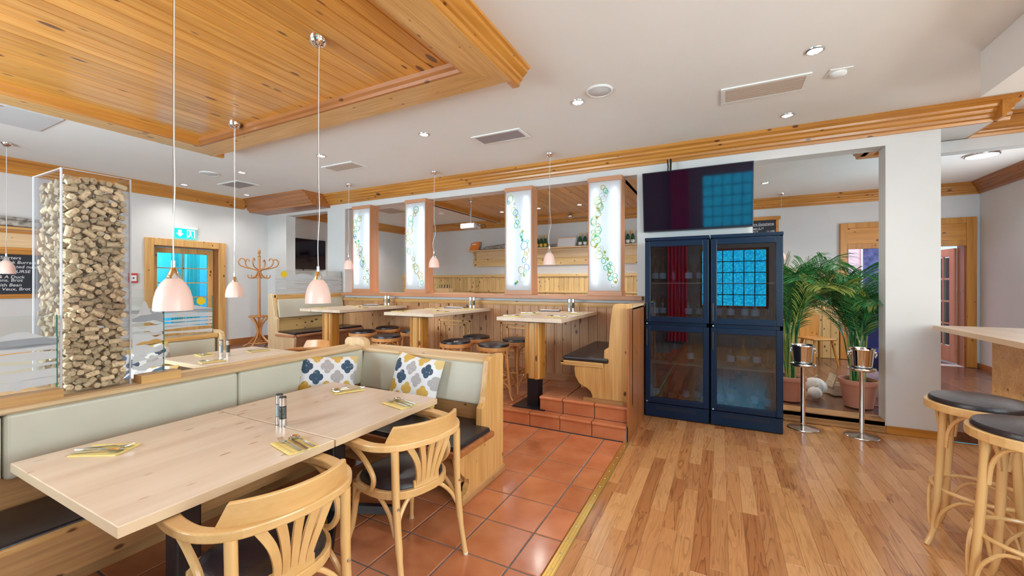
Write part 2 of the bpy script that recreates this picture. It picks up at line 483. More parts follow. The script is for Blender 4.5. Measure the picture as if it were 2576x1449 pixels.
wall('wall_north', 'x', 5.4, 5.6, -8.6, 1.9, -.02, ZC, [(-7.98, -6.74, .15, 2.9), (-6.26, -.95, 1.29, 2.9), (.33, 1.49, .1, 2.9)], label='white partition wall with openings to the back room')
struct(MB().box(1.9, 2.25, 5.4, 5.9, 3.0, ZC).box(1.9, 4.6, 5.9, 6.05, 2.88, ZC).build('wall_lintel', M['wall']), 'white lintel over the passage beside the column')
wall('wall_west', 'y', -8.8, -8.6, -1.7, 9.8, -.02, ZC, [(3.42, 4.45, .31, 2.17)], label='white wall with the glazed exit door')
wall('wall_south', 'x', -1.7, -1.5, -8.8, 4.2, -.02, ZC, [(-6.3, -2.9, .9, 2.6), (-.45, 1.01, .92, 2.36), (1.7, 3.3, .9, 2.6)], flat('taupe_wall', (.34, .30, .28), .8), 'taupe wall with the leaded window and added windows')
wall('wall_east', 'y', 4.0, 4.2, -1.7, 9.6, -.02, ZC, [(-.1, 2.5, .9, 2.6), (6.5, 8.1, 1.1, 2.6)], label='white wall beyond the bar')
wall('wall_far', 'x', 9.6, 9.8, -8.8, 4.2, -.02, ZC, [(2.1, 3.68, .1, 2.16)], label='white far wall of the back room')
wall('wall_passage', 'y', 3.85, 4.0, 6.05, 9.6, .0, ZC, [(6.5, 8.1, 1.1, 2.6)], label='white wall beside the glazed inner door')
struct(MB().box(1.2, 5.0, 12.4, 12.5, 0, 3.2).box(1.2, 1.3, 9.8, 12.4, 0, 3.2).box(4.9, 5, 9.8, 12.4, 0, 3.2).build('wall_inner_room', M['pink']), 'pink lit wall seen through the doorway')
struct(MB().box(1.2, 5.0, 9.8, 12.4, 0, .1).build('floor_inner_room', M['darkfloor']), 'dark floor beyond the doorway')
struct(MB().box(-8.8, 4.2, -1.7, 12.5, ZC, ZC + .1).build('ceiling', M['ceil']), 'white ceiling')

# --- floor of terracotta tiles
def tile_mesh(w, d, h, name, ins=.003):
    b = MB(); x, y = w / 2, d / 2
    v = [(-x, -y, -h), (x, -y, -h), (x, y, -h), (-x, y, -h), (-x, -y, -ins), (x, -y, -ins), (x, y, -ins), (-x, y, -ins),
         (-x + ins, -y + ins, 0), (x - ins, -y + ins, 0), (x - ins, y - ins, 0), (-x + ins, y - ins, 0)]
    f = [(8, 9, 10, 11)]
    for a in (0, 4):
        f += [(a + i, a + (i + 1) % 4, a + 4 + (i + 1) % 4, a + 4 + i) for i in range(4)]
    return b.add(v, f).mesh(name)
floor_t = struct(MB().box(-8.8, -.80, -1.7, 5.6, -.06, -.005).build('floor', M['grout']), 'terracotta tiled floor with dark joints')
P = .3333
me_t = tile_mesh(P - .011, P - .011, .02, 'tile'); me_t.materials.append(M['tile'])
for i in range(17):
    for j in range(-6, 6):
        xc = -1.0 - P / 2 - i * P; yc = 2.253 + P / 2 + j * P
        if yc > 3.95 or (i > 10 and j < -2): continue
        inst(me_t, 'tile', floor_t, (xc, yc, 0))
me_h = tile_mesh(.172, P - .011, .02, 'tile'); me_h.materials.append(M['tile'])
for j in range(-8, 5):
    inst(me_h, 'tile', floor_t, (-1.0 + .0915, 2.253 + P / 2 + j * P, 0))
# --- laminate floor
floor_l = struct(MB().box(-.78, 4.2, -1.7, 5.4, -.06, -.003).build('floor_laminate', M['lam']), 'oak laminate floor in narrow strips')
SW = .0905
lens = [.36, .48, .62, .78, .94]
me_l = []
for L in lens:
    me = tile_mesh(SW - .0012, L - .0012, .01, 'plank', .0006); me.materials.append(M['lam']); me_l.append(me)
for i in range(34):
    x = -.775 + SW / 2 + i * SW; y = 1.15 + RND.random() * .5 + (.55 if i > 16 else 0)
    while y < 5.38:
        k = RND.randrange(5)
        if y + lens[k] > 5.4: k = 0
        if y + lens[k] > 5.42: break
        inst(me_l[k], 'plank', floor_l, (x, y + lens[k] / 2, 0)); y += lens[k]
b = MB().prism([(-.818, 0), (-.818, .003), (-.812, .006), (-.766, .006), (-.76, .003), (-.76, 0)], 'y', -1.5, 3.93)
b.box(-.800, -.797, -1.5, 3.93, .006, .0075).box(-.781, -.778, -1.5, 3.93, .006, .0075)
trim = struct(b.build('trim_1', M['brass']), 'brass strip between the tiles and the laminate')
sc = MB()
for k in range(24): sc.lathe([(0, .0085), (.004, .0082), (.005, .0062)], 8, (-.789, .6 + k * .14, 0))
sc.build('screw', M['steel'], trim)
# --- back room floor
floor_b = struct(MB().box(-8.6, 4.0, 5.6, 9.6, .0, .095).box(1.9, 4.0, 5.38, 5.6, .0, .095).build('floor_back_room', M['darkfloor']), 'dark plank floor of the back room')
me_b = tile_mesh(.197, 1.28, .012, 'plank', .001); me_b.materials.append(M['darkfloor'])
for i in range(19):
    for j in range(4):
        inst(me_b, 'plank', floor_b, (.35 + i * .2, 5.2 + (.43 * (i % 3)) + j * 1.29 + .2, .1)) if 5.62 < 5.2 + .43 * (i % 3) + j * 1.29 - .44 and 5.2 + .43 * (i % 3) + j * 1.29 + .84 < 9.6 else None
tr = struct(MB().box(.33, 1.49, 5.38, 5.42, 0, .06).box(.33, 1.49, 5.40, 5.62, 0, .11).box(.33, 1.49, 5.36, 5.39, 0, .025).build('trim_2', M['oldwood']['x'], bevel=.004), 'worn wooden threshold of the opening')
tr = struct(MB().box(1.49, 1.92, 5.375, 5.40, 0, .07).box(1.49, 1.925, 5.36, 5.38, 0, .02).box(1.9, 1.925, 5.375, 5.62, 0, .07).build('baseboard_north', M['pineor']['x']), 'low pine skirting of the white column')
struct(MB().box(3.82, 3.85, 6.3, 9.6, .1, .18).build('baseboard_passage', M['pinedk']['y']), 'dark skirting along the passage wall')
struct(MB().box(-8.6, -8.58, 4.6, 5.4, .31, .41).box(-8.6, -7.98, 5.38, 5.4, .31, .41).build('baseboard_west', M['pinedk']['y']), 'dark skirting behind the coat stand')

# --- raised platforms
plat = struct(MB().box(-6.45, -.78, 3.95, 5.4, -.02, .14).build('floor_platform', M['grout']), 'raised terracotta platform of the high tables')
for i in range(14):
    for j in range(4):
        yc = 4.06 + P / 2 + j * P
        if yc < 5.35: inst(me_t, 'tile', plat, (-.955 - i * P, yc, .15))
def step_tiles(parent, x0, n, y, z0, z1):
    nose = MB().prism([(.10, z1 - .026), (-.012, z1 - .030), (-.02, z1 - .022), (-.02, z1 - .010), (-.010, z1), (.10, z1)], 'x', -P / 2 + .004, P / 2 - .004).mesh('nosing')
    rise = MB().box(-P / 2 + .004, P / 2 - .004, 0, .012, z0 + .004, z1 - .033).mesh('riser')
    nose.materials.append(M['tile']); rise.materials.append(M['tile'])
    for p in nose.polygons: p.use_smooth = False
    for i in range(n):
        inst(nose, 'nosing_tile', parent, (x0 - P / 2 - i * P, y, 0)); inst(rise, 'riser_tile', parent, (x0 - P / 2 - i * P, y, 0))
step_tiles(plat, -.79, 12, 3.93, 0, .15)
plat2 = struct(MB().box(-1.70, -.79, 4.045, 5.4, .14, .292).build('floor_step', M['grout']), 'second terracotta step under the pine bench')
nose2 = P
step_tiles(plat2, -.79, 2, 4.03, .15, .302)
me_q = tile_mesh(.25, P - .01, .02, 'tile'); me_q.materials.append(M['tile'])
b = MB().prism([(.10, .276), (-.012, .272), (-.02, .28), (-.02, .292), (-.010, .302), (.10, .302)], 'x', -.13, .121).mesh('nosing'); b.materials.append(M['tile'])
inst(b, 'nosing_tile', plat2, (-1.585, 4.03, 0))
b = MB().box(-.13, .121, 0, .012, .154, .269).mesh('riser'); b.materials.append(M['tile'])
inst(b, 'riser_tile', plat2, (-1.585, 4.03, 0))
for j in range(4):
    yc = 4.15 + P / 2 + j * P
    if yc > 5.35: continue
    for xc in (-.955, -1.29): inst(me_t, 'tile', plat2, (xc, yc, .302))
    inst(me_q, 'tile', plat2, (-1.585, yc, .302))
rs = MB().box(-.006, .006, -.155, .155, .154, .269).mesh('riser'); rs.materials.append(M['tile'])
for j in range(4): inst(rs, 'riser_tile', plat2, (-1.708, 4.22 + j * P, 0))
struct(MB().box(-8.6, -6.45, 1.0, 5.4, -.02, .31).build('floor_exit', M['darkfloor']), 'raised dark floor before the exit door')

# --- cornices
def prof(o0=0):
    return [(0, 3.0), (.022, 3.0), (.03, 3.025), (.05, 3.035), (.056, 3.06), (.075, 3.075), (.085, 3.10), (.112, 3.115), (.118, 3.135), (.14, 3.15), (.155, 3.155), (.155, 3.19), (0, 3.19)]
def corn_x(name, x0, x1, y, sgn, m, label):      # on a wall facing sgn*y
    return struct(MB().prism([(y + sgn * o, z) for o, z in prof()], 'x', x0, x1).build(name, m), label)
def corn_y(name, y0, y1, x, sgn, m, label):
    return struct(MB().prism([(x + sgn * o, z) for o, z in prof()], 'y', y0, y1).build(name, m), label)
corn_x('trim_3', -6.66, 2.355, 5.4, -1, M['pineor']['x'], 'long honey pine ceiling cornice above the partition')
corn_y('trim_4', 5.25, 5.9, 2.25, 1, M['pineor']['y'], 'short pine cornice return at the passage')
corn_x('trim_5', 1.9, 4.4, 5.9, -1, M['pineor']['x'], 'pine cornice above the passage')
corn_y('trim_6', -1.5, 4.9, -8.6, 1, M['pineor']['y'], 'pine ceiling cornice above the exit door wall')
corn_x('trim_7', -8.6, 3.85, 9.6, -1, M['pineor']['x'], 'pine ceiling cornice of the far wall')
corn_y('trim_8', 5.6, 9.6, -8.6, 1, M['pineor']['y'], 'pine ceiling cornice in the back room corner')
corn_y('trim_9', 6.1, 9.6, 3.85, -1, M['pinedk']['y'], 'dark pine cornice above the passage wall')
pb = [(5.4, 2.955), (5.02, 2.955), (5.01, 2.985), (4.98, 2.995), (4.97, 3.03), (4.93, 3.05), (4.92, 3.08), (4.87, 3.11), (4.86, 3.14), (4.81, 3.16), (4.80, 3.19), (5.4, 3.19)]
struct(MB().prism(pb, 'x', -8.6, -6.66).build('trim_10', M['pinedk']['x']), 'deep boxed pine cornice over the niche')

# --- boarded ceiling panel with frame
X0, X1, Y0, Y1 = -5.5, -1.42, -1.1, 2.78; FB = 3.05; FP = 3.125; W = .26
cp = struct(MB().box(X0, X1, Y0, Y1, 3.15, ZC - .002).build('ceiling_panel', M['pinedk']['y']), 'lowered boarded pine ceiling panel with frame')
n = 28; w = (X1 - X0 - 2 * W) / n
me_p = MB().prism([(-w / 2 + .0012, .02), (-w / 2 + .0012, .004), (-w / 2 + .005, 0), (w / 2 - .005, 0), (w / 2 - .0012, .004), (w / 2 - .0012, .02)], 'y', Y0 + W - .02, Y1 - W + .01).mesh('plank')
me_p.materials.append(M['pineceil'])
for i in range(n): inst(me_p, 'plank', cp, (X0 + W + w * (i + .5), 0, FP))
def board(poly, name, m, h=.03):
    return MB().prism(poly, 'z', FB, FB + h).build(name, m, cp)
board([(X0, Y1), (X1, Y1), (X1 - W, Y1 - W), (X0 + W, Y1 - W)], 'frame_board', M['pine']['x'])
board([(X1, Y1), (X1, Y0), (X1 - W, Y0 + W), (X1 - W, Y1 - W)], 'frame_board', M['pine']['y'])
board([(X0, Y1), (X0 + W, Y1 - W), (X0 + W, Y0 + W), (X0, Y0)], 'frame_board', M['pine']['y'])
board([(X0, Y0), (X0 + W, Y0 + W), (X1 - W, Y0 + W), (X1, Y0)], 'frame_board', M['pine']['x'])
mp_ = [(0, FB + .0005), (.02, FB + .004), (.024, FB + .03), (.045, FB + .045), (.05, FP + .01), (0, FP + .01)]
MB().prism([(Y1 - W - o, z) for o, z in mp_], 'x', X0 + W, X1 - W).build('inner_moulding', M['pinedk']['x'], cp)
MB().prism([(X0 + W + o, z) for o, z in mp_], 'y', Y0 + W, Y1 - W).build('inner_moulding', M['pineor']['y'], cp)
MB().prism([(X1 - W - o, z) for o, z in mp_], 'y', Y0 + W, Y1 - W).build('inner_moulding', M['pineor']['y'], cp)
oc = [(-.05, FB + .002), (0, FB + .002), (.012, FB + .012), (.018, FB + .04), (.035, FB + .05), (.04, FB + .07), (.075, FB + .10), (.08, FB + .118), (.10, FB + .125), (.105, ZC - .001), (-.05, ZC - .001)]
MB().prism([(X1 + o, z) for o, z in oc], 'y', Y0, Y1 + .12).build('outer_moulding', M['pineor']['y'], cp)
MB().prism([(Y1 + o, z) for o, z in oc], 'x', X0, X1).build('outer_moulding', M['pineor']['x'], cp)
MB().prism([(X0 - o, z) for o, z in oc], 'y', Y0, Y1 + .1).build('outer_moulding', M['pineor']['y'], cp)
# boarded ceiling panels of the back room
def back_panel(x0, x1, y0, y1, label, wd):
    c = struct(MB().box(x0, x1, y0, y1, 3.15, ZC - .002).build('ceiling_panel_back', M['pinedk']['y']), label)
    k = int((x1 - x0 - .2) / wd); ww = (x1 - x0 - .2) / k
    me = MB().prism([(-ww / 2 + .002, .02), (-ww / 2 + .002, .004), (-ww / 2 + .006, 0), (ww / 2 - .006, 0), (ww / 2 - .002, .004), (ww / 2 - .002, .02)], 'y', y0 + .08, y1 - .08).mesh('plank')
    me.materials.append(M['pine']['y'])
    for i in range(k): inst(me, 'plank', c, (x0 + .1 + ww * (i + .5), 0, 3.13))
    for (a, b_, ax) in (((x0, y0), (x1, y0 + .12), 'x'), ((x0, y1 - .12), (x1, y1), 'x'), ((x0, y0), (x0 + .12, y1), 'y'), ((x1 - .12, y0), (x1, y1), 'y')):
        MB().box(a[0], b_[0], a[1], b_[1], 3.05 + (.002 if ax == 'y' else 0), 3.16).build('frame_board', M['pineor'][ax], c)
    for s, xx in ((-1, x0), (1, x1)):
        MB().prism([(xx + s * o, z) for o, z in oc], 'y', y0, y1).build('outer_moulding', M['pineor']['y'], c)
back_panel(-5.1, -1.25, 5.75, 9.2, 'boarded pine ceiling panel of the back room', .16)
back_panel(1.52, 3.4, 5.75, 6.5, 'corner of another pine ceiling panel behind the opening', .16)
# white dropped box over the bar
struct(MB().box(1.69, 4.0, -1.5, 4.2, 2.86, ZC - .001).build('ceiling_bulkhead', M['ceil']), 'white dropped ceiling box over the bar')

# --- wainscot of the partition
wn = struct(MB().box(-6.6, -.80, 5.385, 5.40, .15, 1.22).build('wall_wainscot', M['pinedk']['z']), 'pine wainscot below the lantern ledge')
nb = 46; wb = (6.6 - .97) / nb
me_w = MB().prism([(-wb / 2 + .001, 0), (-wb / 2 + .001, -.012), (-wb / 2 + .004, -.016), (wb / 2 - .004, -.016), (wb / 2 - .001, -.012), (wb / 2 - .001, 0)], 'z', .16, 1.2).mesh('plank')
me_w.materials.append(M['dado']['z'])
for i in range(nb): inst(me_w, 'plank', wn, (-6.6 + wb * (i + .5), 5.386, 0))
MB().prism([(5.40, 1.19), (5.352, 1.19), (5.345, 1.21), (5.345, 1.245), (5.36, 1.25), (5.40, 1.25)], 'x', -6.6, -.8).build('rail', M['pine']['x'], wn)
MB().box(-6.6, -1.72, 5.355, 5.386, .152, .25).build('skirting', M['dado']['x'], wn)
for (xa, xb) in ((-4.06, -3.46), (-2.92, -2.28)):
    for (ins, dp, nm) in ((0, .012, 'panel_frame'), (.10, .02, 'panel_frame')):
        b = MB(); a0, a1, z0, z1 = xa + ins, xb - ins, .40 + ins, .93 - ins * .6; t = .028
        for q in ((a0, a1, z0, z0 + t), (a0, a1, z1 - t, z1), (a0, a0 + t, z0, z1), (a1 - t, a1, z0, z1)):
            b.box(q[0], q[1], 5.37 - dp, 5.372, q[2], q[3])
        b.build(nm, M['pine']['x'], wn, bevel=.004)
struct(MB().box(-6.24, -.87, 5.27, 5.66, 1.29, 1.343).build('trim_11', M['redwood']['x'], bevel=.004), 'reddish brown ledge carrying the light lanterns')
# --- dado of the far wall
dd = struct(MB().box(-8.6, 1.98, 9.585, 9.6, .1, 1.70).build('wall_dado', M['pinedk']['z']), 'yellow pine dado on the far wall')
nb = 82; wb = 10.58 / nb
me_w = MB().prism([(-wb / 2 + .002, 0), (-wb / 2 + .002, -.012), (-wb / 2 + .007, -.017), (wb / 2 - .007, -.017), (wb / 2 - .002, -.012), (wb / 2 - .002, 0)], 'z', .1, 1.69).mesh('plank')
me_w.materials.append(M['dadoy']['z'])
for i in range(nb): inst(me_w, 'plank', dd, (-8.6 + wb * (i + .5), 9.586, 0))
MB().box(-8.6, 1.98, 9.53, 9.6, 1.68, 1.75).build('rail', M['dadoy']['x'], dd, bevel=.006)
MB().box(-8.6, 1.98, 9.54, 9.6, 1.28, 1.32).build('rail', M['dadoy']['x'], dd, bevel=.004)

# --- exit door in the west wall
def frame_box(b, axis, p0, p1, u0, u1, z0, z1, t, bottom=True):
    qs = [(u0, u0 + t, z0, z1), (u1 - t, u1, z0, z1), (u0 + t, u1 - t, z1 - t, z1)]
    if bottom: qs.append((u0 + t, u1 - t, z0, z0 + t))
    for q in qs:
        if axis == 'y': b.box(p0, p1, q[0], q[1], q[2], q[3])
        else: b.box(q[0], q[1], p0, p1, q[2], q[3])
    return b
d1 = bpy.data.objects.new('door_1', None); COL.objects.link(d1); struct(d1, 'glazed pine exit door in the white side wall')
b = frame_box(MB(), 'y', -8.6, -8.56, 3.30, 4.557, .31, 2.285, .125, False); b.build('casing', M['pine']['z'], d1, bevel=.008)
MB().box(-8.81, -8.6, 4.43, 4.452, .31, 2.17).box(-8.81, -8.6, 3.418, 3.44, .31, 2.17).box(-8.81, -8.6, 3.44, 4.43, 2.15, 2.172).build('jamb', M['pinedk']['z'], d1)
lf = MB(); frame_box(lf, 'y', -8.79, -8.745, 3.445, 4.425, .32, 2.145, .095); lf.box(-8.79, -8.745, 3.54, 4.33, .41, .72)
leaf = lf.build('leaf', M['pine']['z'], d1, bevel=.005)
mt = MB(); mt.box(-8.78, -8.755, 3.925, 3.945, .72, 2.05)
for k in range(1, 5): mt.box(-8.78, -8.755, 3.54, 4.33, .72 + k * .266 - .009, .72 + k * .266 + .009)
mt.build('glazing_bars', M['pine']['y'], leaf)
for r in range(5):
    for c_ in range(2):
        MB().box(-8.769, -8.765, 3.54 + c_ * .395 + .003, 3.54 + (c_ + 1) * .395 - .003, .72 + r * .266 + .003, .72 + (r + 1) * .266 - .003).build('pane', M['glass'], leaf)
# added porch hiding the bright sky behind the door; sky lights it from above
pw = flat('porch_paint', (.62, .68, .80), .8)
struct(MB().box(-10.5, -10.4, 2.6, 5.2, .2, 2.62).box(-10.4, -8.8, 2.6, 2.7, .2, 2.62).box(-10.4, -8.8, 5.1, 5.2, .2, 2.62).build('wall_added_porch', pw), 'pale blue porch wall added to screen the sky outside the exit door')
struct(MB().box(-10.5, -8.8, 2.6, 5.2, .2, .31).build('floor_added_porch', pw), 'floor of the added porch outside the exit door')
struct(MB().tube([(-9.2, 2.7, 2.45), (-9.2, 5.1, 2.45)], .015).build('trim_12', M['steel']), 'curtain rail in the porch')
# curtain strips seen outside the door
M['curtain'] = frosted('curtain_cloth', (.25, .75, .72), .15, .6)
for k, yy in enumerate((3.60, 4.05, 4.3)):
    b = MB(); pts = [(-9.2 + .03 * math.sin(i * 1.9), yy - .11 + i * .022) for i in range(11)]
    b.prism(pts + [(p[0] - .006, p[1]) for p in reversed(pts)], 'z', .315, 2.45)
    tag(b.build('curtain', M['curtain']), ('pale green curtain behind the exit door, at its hinge side', 'narrow pale green curtain behind the middle of the exit door', 'pale green curtain behind the handle side of the exit door')[k], 'curtain', 'curtains behind the exit door')
# --- windows: the leaded one, then added unseen ones for fill light
def window(name, axis, p, u0, u1, z0, z1, nx, nz, label, glass=None, proud=1):
    w_ = bpy.data.objects.new(name, None); COL.objects.link(w_); struct(w_, label)
    b = MB(); frame_box(b, axis, p - .04, p + .04, u0, u1, z0, z1, .05); b.build('window_frame', M['white'] if glass is None else M['pinedk']['z'], w_)
    b = MB(); iu0, iu1, iz0, iz1 = u0 + .05, u1 - .05, z0 + .05, z1 - .05
    for k in range(1, nx):
        u = iu0 + (iu1 - iu0) * k / nx
        b.box(u - .01, u + .01, p - .015, p + .015, iz0, iz1) if axis == 'x' else b.box(p - .015, p + .015, u - .01, u + .01, iz0, iz1)
    for k in range(1, nz):
        z = iz0 + (iz1 - iz0) * k / nz
        b.box(iu0, iu1, p - .015, p + .015, z - .01, z + .01) if axis == 'x' else b.box(p - .015, p + .015, iu0, iu1, z - .01, z + .01)
    b.build('glazing_bars', M['white'] if glass is None else M['black'], w_)
    for i in range(nx):
        for j in range(nz):
            a0, a1 = iu0 + (iu1 - iu0) * i / nx + .004, iu0 + (iu1 - iu0) * (i + 1) / nx - .004
            c0, c1 = iz0 + (iz1 - iz0) * j / nz + .004, iz0 + (iz1 - iz0) * (j + 1) / nz - .004
            b = MB(); b.box(a0, a1, p - .003, p + .003, c0, c1) if axis == 'x' else b.box(p - .003, p + .003, a0, a1, c0, c1)
            b.build('pane', glass or M['glass'], w_)
def m_leaded():
    t = NT('leaded_glass'); t.t.nodes.remove(t.b)
    tc = t.n('ShaderNodeTexCoord'); vo = t.n('ShaderNodeTexVoronoi'); vo.inputs['Scale'].default_value = 22; t.l(tc.outputs['Object'], vo.inputs['Vector'])
    tr = t.n('ShaderNodeBsdfTransparent')
    t.l(t.ramp(vo.outputs['Distance'], [(.0, (1, 1, 1)), (.7, (.55, .75, .85))]), tr.inputs[0])
    t.l(tr.outputs[0], t.out.inputs[0]); return t.m
window('window_1', 'x', -1.6, -.45, 1.01, .92, 2.36, 6, 5, 'small leaded window behind the photographer', m_leaded())
window('window_2', 'x', -1.6, -6.3, -2.9, .9, 2.6, 4, 2, 'wide added window behind the booth, holding a fill light')
window('window_3', 'x', -1.6, 1.7, 3.3, .9, 2.6, 2, 2, 'added window behind the bar stools, holding a fill light')
window('window_4', 'y', 4.1, -.1, 2.5, .9, 2.6, 3, 2, 'added window beyond the bar, holding a fill light')
window('window_5', 'y', 4.0, 6.5, 8.1, 1.1, 2.6, 2, 2, 'added window of the passage, holding a fill light')
# --- inner doorway in the far wall
d2 = bpy.data.objects.new('door_2', None); COL.objects.link(d2); struct(d2, 'wide pine doorway with glazed leaf in the far wall')
b = MB(); b.box(1.99, 2.10, 9.55, 9.6, .1, 2.62).box(3.68, 3.80, 9.55, 9.6, .1, 2.62).box(2.10, 3.68, 9.55, 9.6, 2.52, 2.62).box(2.10, 3.68, 9.555, 9.6, 2.14, 2.24)
b.build('casing', M['pineor']['z'], d2, bevel=.006)
MB().box(2.10, 3.68, 9.57, 9.60, 2.24, 2.52).build('transom_panel', M['pineor']['x'], d2)
MB().box(2.098, 2.12, 9.59, 9.82, .1, 2.16).box(3.66, 3.682, 9.59, 9.82, .1, 2.16).build('jamb', M['pinedk']['z'], d2)
hinge = bpy.data.objects.new('leaf', None); COL.objects.link(hinge); hinge.parent = d2
hinge.location = (3.64, 9.82, .12); hinge.rotation_euler = (0, 0, math.radians(-84))
M['leafwood'] = wood('inner_door_wood', (.60, .26, .14), (.72, .36, .22), 'z', rough=.4)
b = MB(); Lw = .84
for q in ((-Lw, -Lw + .13, 0, 2.0), (-.13, 0, 0, 2.0), (-Lw + .13, -.13, 0, .28), (-Lw + .13, -.13, 1.86, 2.0)): b.box(q[0], q[1], -.02, .02, q[2], q[3])
for k in range(1, 3):
    x = -Lw + .13 + k * (Lw - .26) / 3; b.box(x - .018, x + .018, -.015, .015, .28, 1.86)
for k in range(1, 4):
    z = .28 + k * 1.58 / 4; b.box(-Lw + .13, -.13, -.0145, .0145, z - .014, z + .014)
b.build('leaf_frame', M['leafwood'], hinge, bevel=.003)
for i in range(3):
    for j in range(4):
        x = -Lw + .13 + i * (Lw - .26) / 3; z = .28 + j * 1.58 / 4
        MB().box(x + .02, x + (Lw - .26) / 3 - .02, -.003, .003, z + .016, z + .379).build('pane', M['glass'], hinge)
MB().box(-Lw + .03, -Lw + .08, -.035, -.02, 1.0, 1.2).tube([(-Lw + .055, -.05, 1.08), (-Lw + .16, -.05, 1.08)], .009).build('handle', M['steel'], hinge)

# red curtain hanging beside the leaded window
b = MB(); pts = [(-1.2 + i * .02, -1.40 + .03 * math.sin(i * 1.5)) for i in range(24)]
b.prism(pts + [(p[0], p[1] - .006) for p in reversed(pts)], 'z', .05, 3.0)
rc_ = thing('curtain', 'red curtain hanging beside the leaded window', 'curtain')
b.build('cloth', flat('red_cloth', (.75, .03, .05), .8), rc_)
MB().tube([(-1.3, -1.40, 3.0), (-.6, -1.40, 3.0)], .012).box(-1.25, -1.23, -1.5, -1.39, 2.99, 3.01).box(-.68, -.66, -1.5, -1.39, 2.99, 3.01).build('rail', M['steel'], rc_)
# ================================================================== furniture
# --- benches
def seat_pad(x0, x1, y0, y1, z, t=.045):
    return MB().box(x0, x1, y0, y1, z, z + t)
# long bench behind the near table (backrest faces +x)
b1 = thing('bench', 'long pine bench with cream padded back behind the near dining table', 'bench', (-2.95, 1.4, 0))
def wb(b, p):  # shift world coords into the thing's local frame
    b.M = Matrix.Translation(-Vector(p)); return b
L1 = (-2.95, 1.4, 0)
def part(t, L, name, m, fn, **kw):
    b = MB(); b.M = Matrix.Translation(-Vector(L)); fn(b); return b.build(name, m, t, **kw)
part(b1, L1, 'seat_box', M['oldwood']['y'], lambda b: b.box(-2.95, -2.53, -.6, 2.66, .24, .43).box(-2.95, -2.9, -.6, 2.62, 0, .24))
part(b1, L1, 'seat_edge', M['pine']['y'], lambda b: b.box(-2.56, -2.50, -.6, 2.10, .425, .455), bevel=.008)
part(b1, L1, 'seat_pad', M['leather'], lambda b: b.box(-2.92, -2.51, -.6, 2.67, .43, .47), bevel=.018, seg=3)
part(b1, L1, 'back_board', M['oldwood']['y'], lambda b: b.box(-3.0, -2.925, -.6, 2.70, .43, .61))
for ya, yb in ((-.6, .60), (.605, 1.615), (1.62, 2.70)):
    part(b1, L1, 'back_pad', M['cream'], lambda b: b.box(-3.0, -2.89, ya, yb, .60, .905), bevel=.02, seg=3)
part(b1, L1, 'cap', M['pinepale']['y'], lambda b: b.prism([(-3.03, .905), (-2.885, .905), (-2.875, .915), (-2.875, .93), (-2.89, .938), (-3.03, .938)], 'y', -.6, 2.66))
part(b1, L1, 'cap_rail', M['pinepale']['y'], lambda b: b.box(-3.05, -3.02, -.6, 2.66, .60, .95), bevel=.004)
part(b1, L1, 'rear_panel', M['pine']['y'], lambda b: b.box(-3.34, -3.05, -.6, 1.12, .2, .935).box(-3.10, -3.05, 1.12, 2.66, .2, .93))
# corner bench (backrest faces -y)
b2 = thing('bench', 'short pine corner bench with pale padded back and carved end panel', 'bench', (-2.2, 2.6, 0))
L2 = (-2.2, 2.6, 0)
pan = [(2.88, 0), (2.88, .935), (2.865, .95), (2.70, .95), (2.665, .94), (2.648, .92), (2.64, .88), (2.60, .66), (2.585, .62), (2.55, .59), (2.545, .44),
       (2.27, .43), (2.24, .36), (2.25, .30), (2.29, .22), (2.34, .165), (2.36, .16), (2.385, .145), (2.385, .115), (2.365, .09), (2.365, .07), (2.31, .065), (2.30, 0)]
part(b2, L2, 'end_panel', M['pine']['z'], lambda b: b.prism(pan, 'x', -1.595, -1.545), bevel=.005)
part(b2, L2, 'end_foot', M['oldwood']['y'], lambda b: b.box(-1.60, -1.535, 2.29, 2.90, 0, .06), bevel=.01)
part(b2, L2, 'seat_box', M['oldwood']['x'], lambda b: b.box(-2.86, -1.60, 2.30, 2.86, .12, .40))
part(b2, L2, 'seat_edge', M['pinedk']['x'], lambda b: b.box(-2.5, -1.45, 2.10, 2.14, .40, .44).box(-1.49, -1.45, 2.10, 2.57, .40, .4405), bevel=.008)
part(b2, L2, 'seat_pad', M['leather'], lambda b: b.prism([(-2.5, 2.125), (-1.475, 2.125), (-1.475, 2.56), (-1.6, 2.56), (-1.6, 2.665), (-2.5, 2.665)], 'z', .415, .468), bevel=.02, seg=3)
part(b2, L2, 'back_board', M['oldwood']['x'], lambda b: b.box(-2.9, -1.595, 2.67, 2.74, .40, .60))
for xa, xb in ((-2.9, -2.28), (-2.275, -1.60)):
    part(b2, L2, 'back_pad', M['cream'], lambda b: b.prism([(2.655, .575), (2.70, .895), (2.78, .895), (2.78, .575)], 'x', xa, xb), bevel=.018, seg=3)
part(b2, L2, 'cap', M['pinepale']['x'], lambda b: b.prism([(2.69, .89), (2.685, .905), (2.69, .918), (2.72, .922), (2.86, .922), (2.86, .89)], 'x', -2.95, -1.595))
part(b2, L2, 'cap_rail', M['pinepale']['x'], lambda b: b.box(-2.95, -1.595, 2.845, 2.875, .6, .932), bevel=.003)
part(b2, L2, 'rear_panel', M['dado']['x'], lambda b: b.box(-3.0, -1.6, 2.86, 2.88, .02, .90))
part(b2, L2, 'corner_post', M['pinepale']['z'], lambda b: b.prism([(-3.16, .6), (-3.16, .97), (-3.13, 1.0), (-2.97, 1.0), (-2.93, .985), (-2.91, .95), (-2.91, .6)], 'y', 2.72, 2.80), bevel=.008)
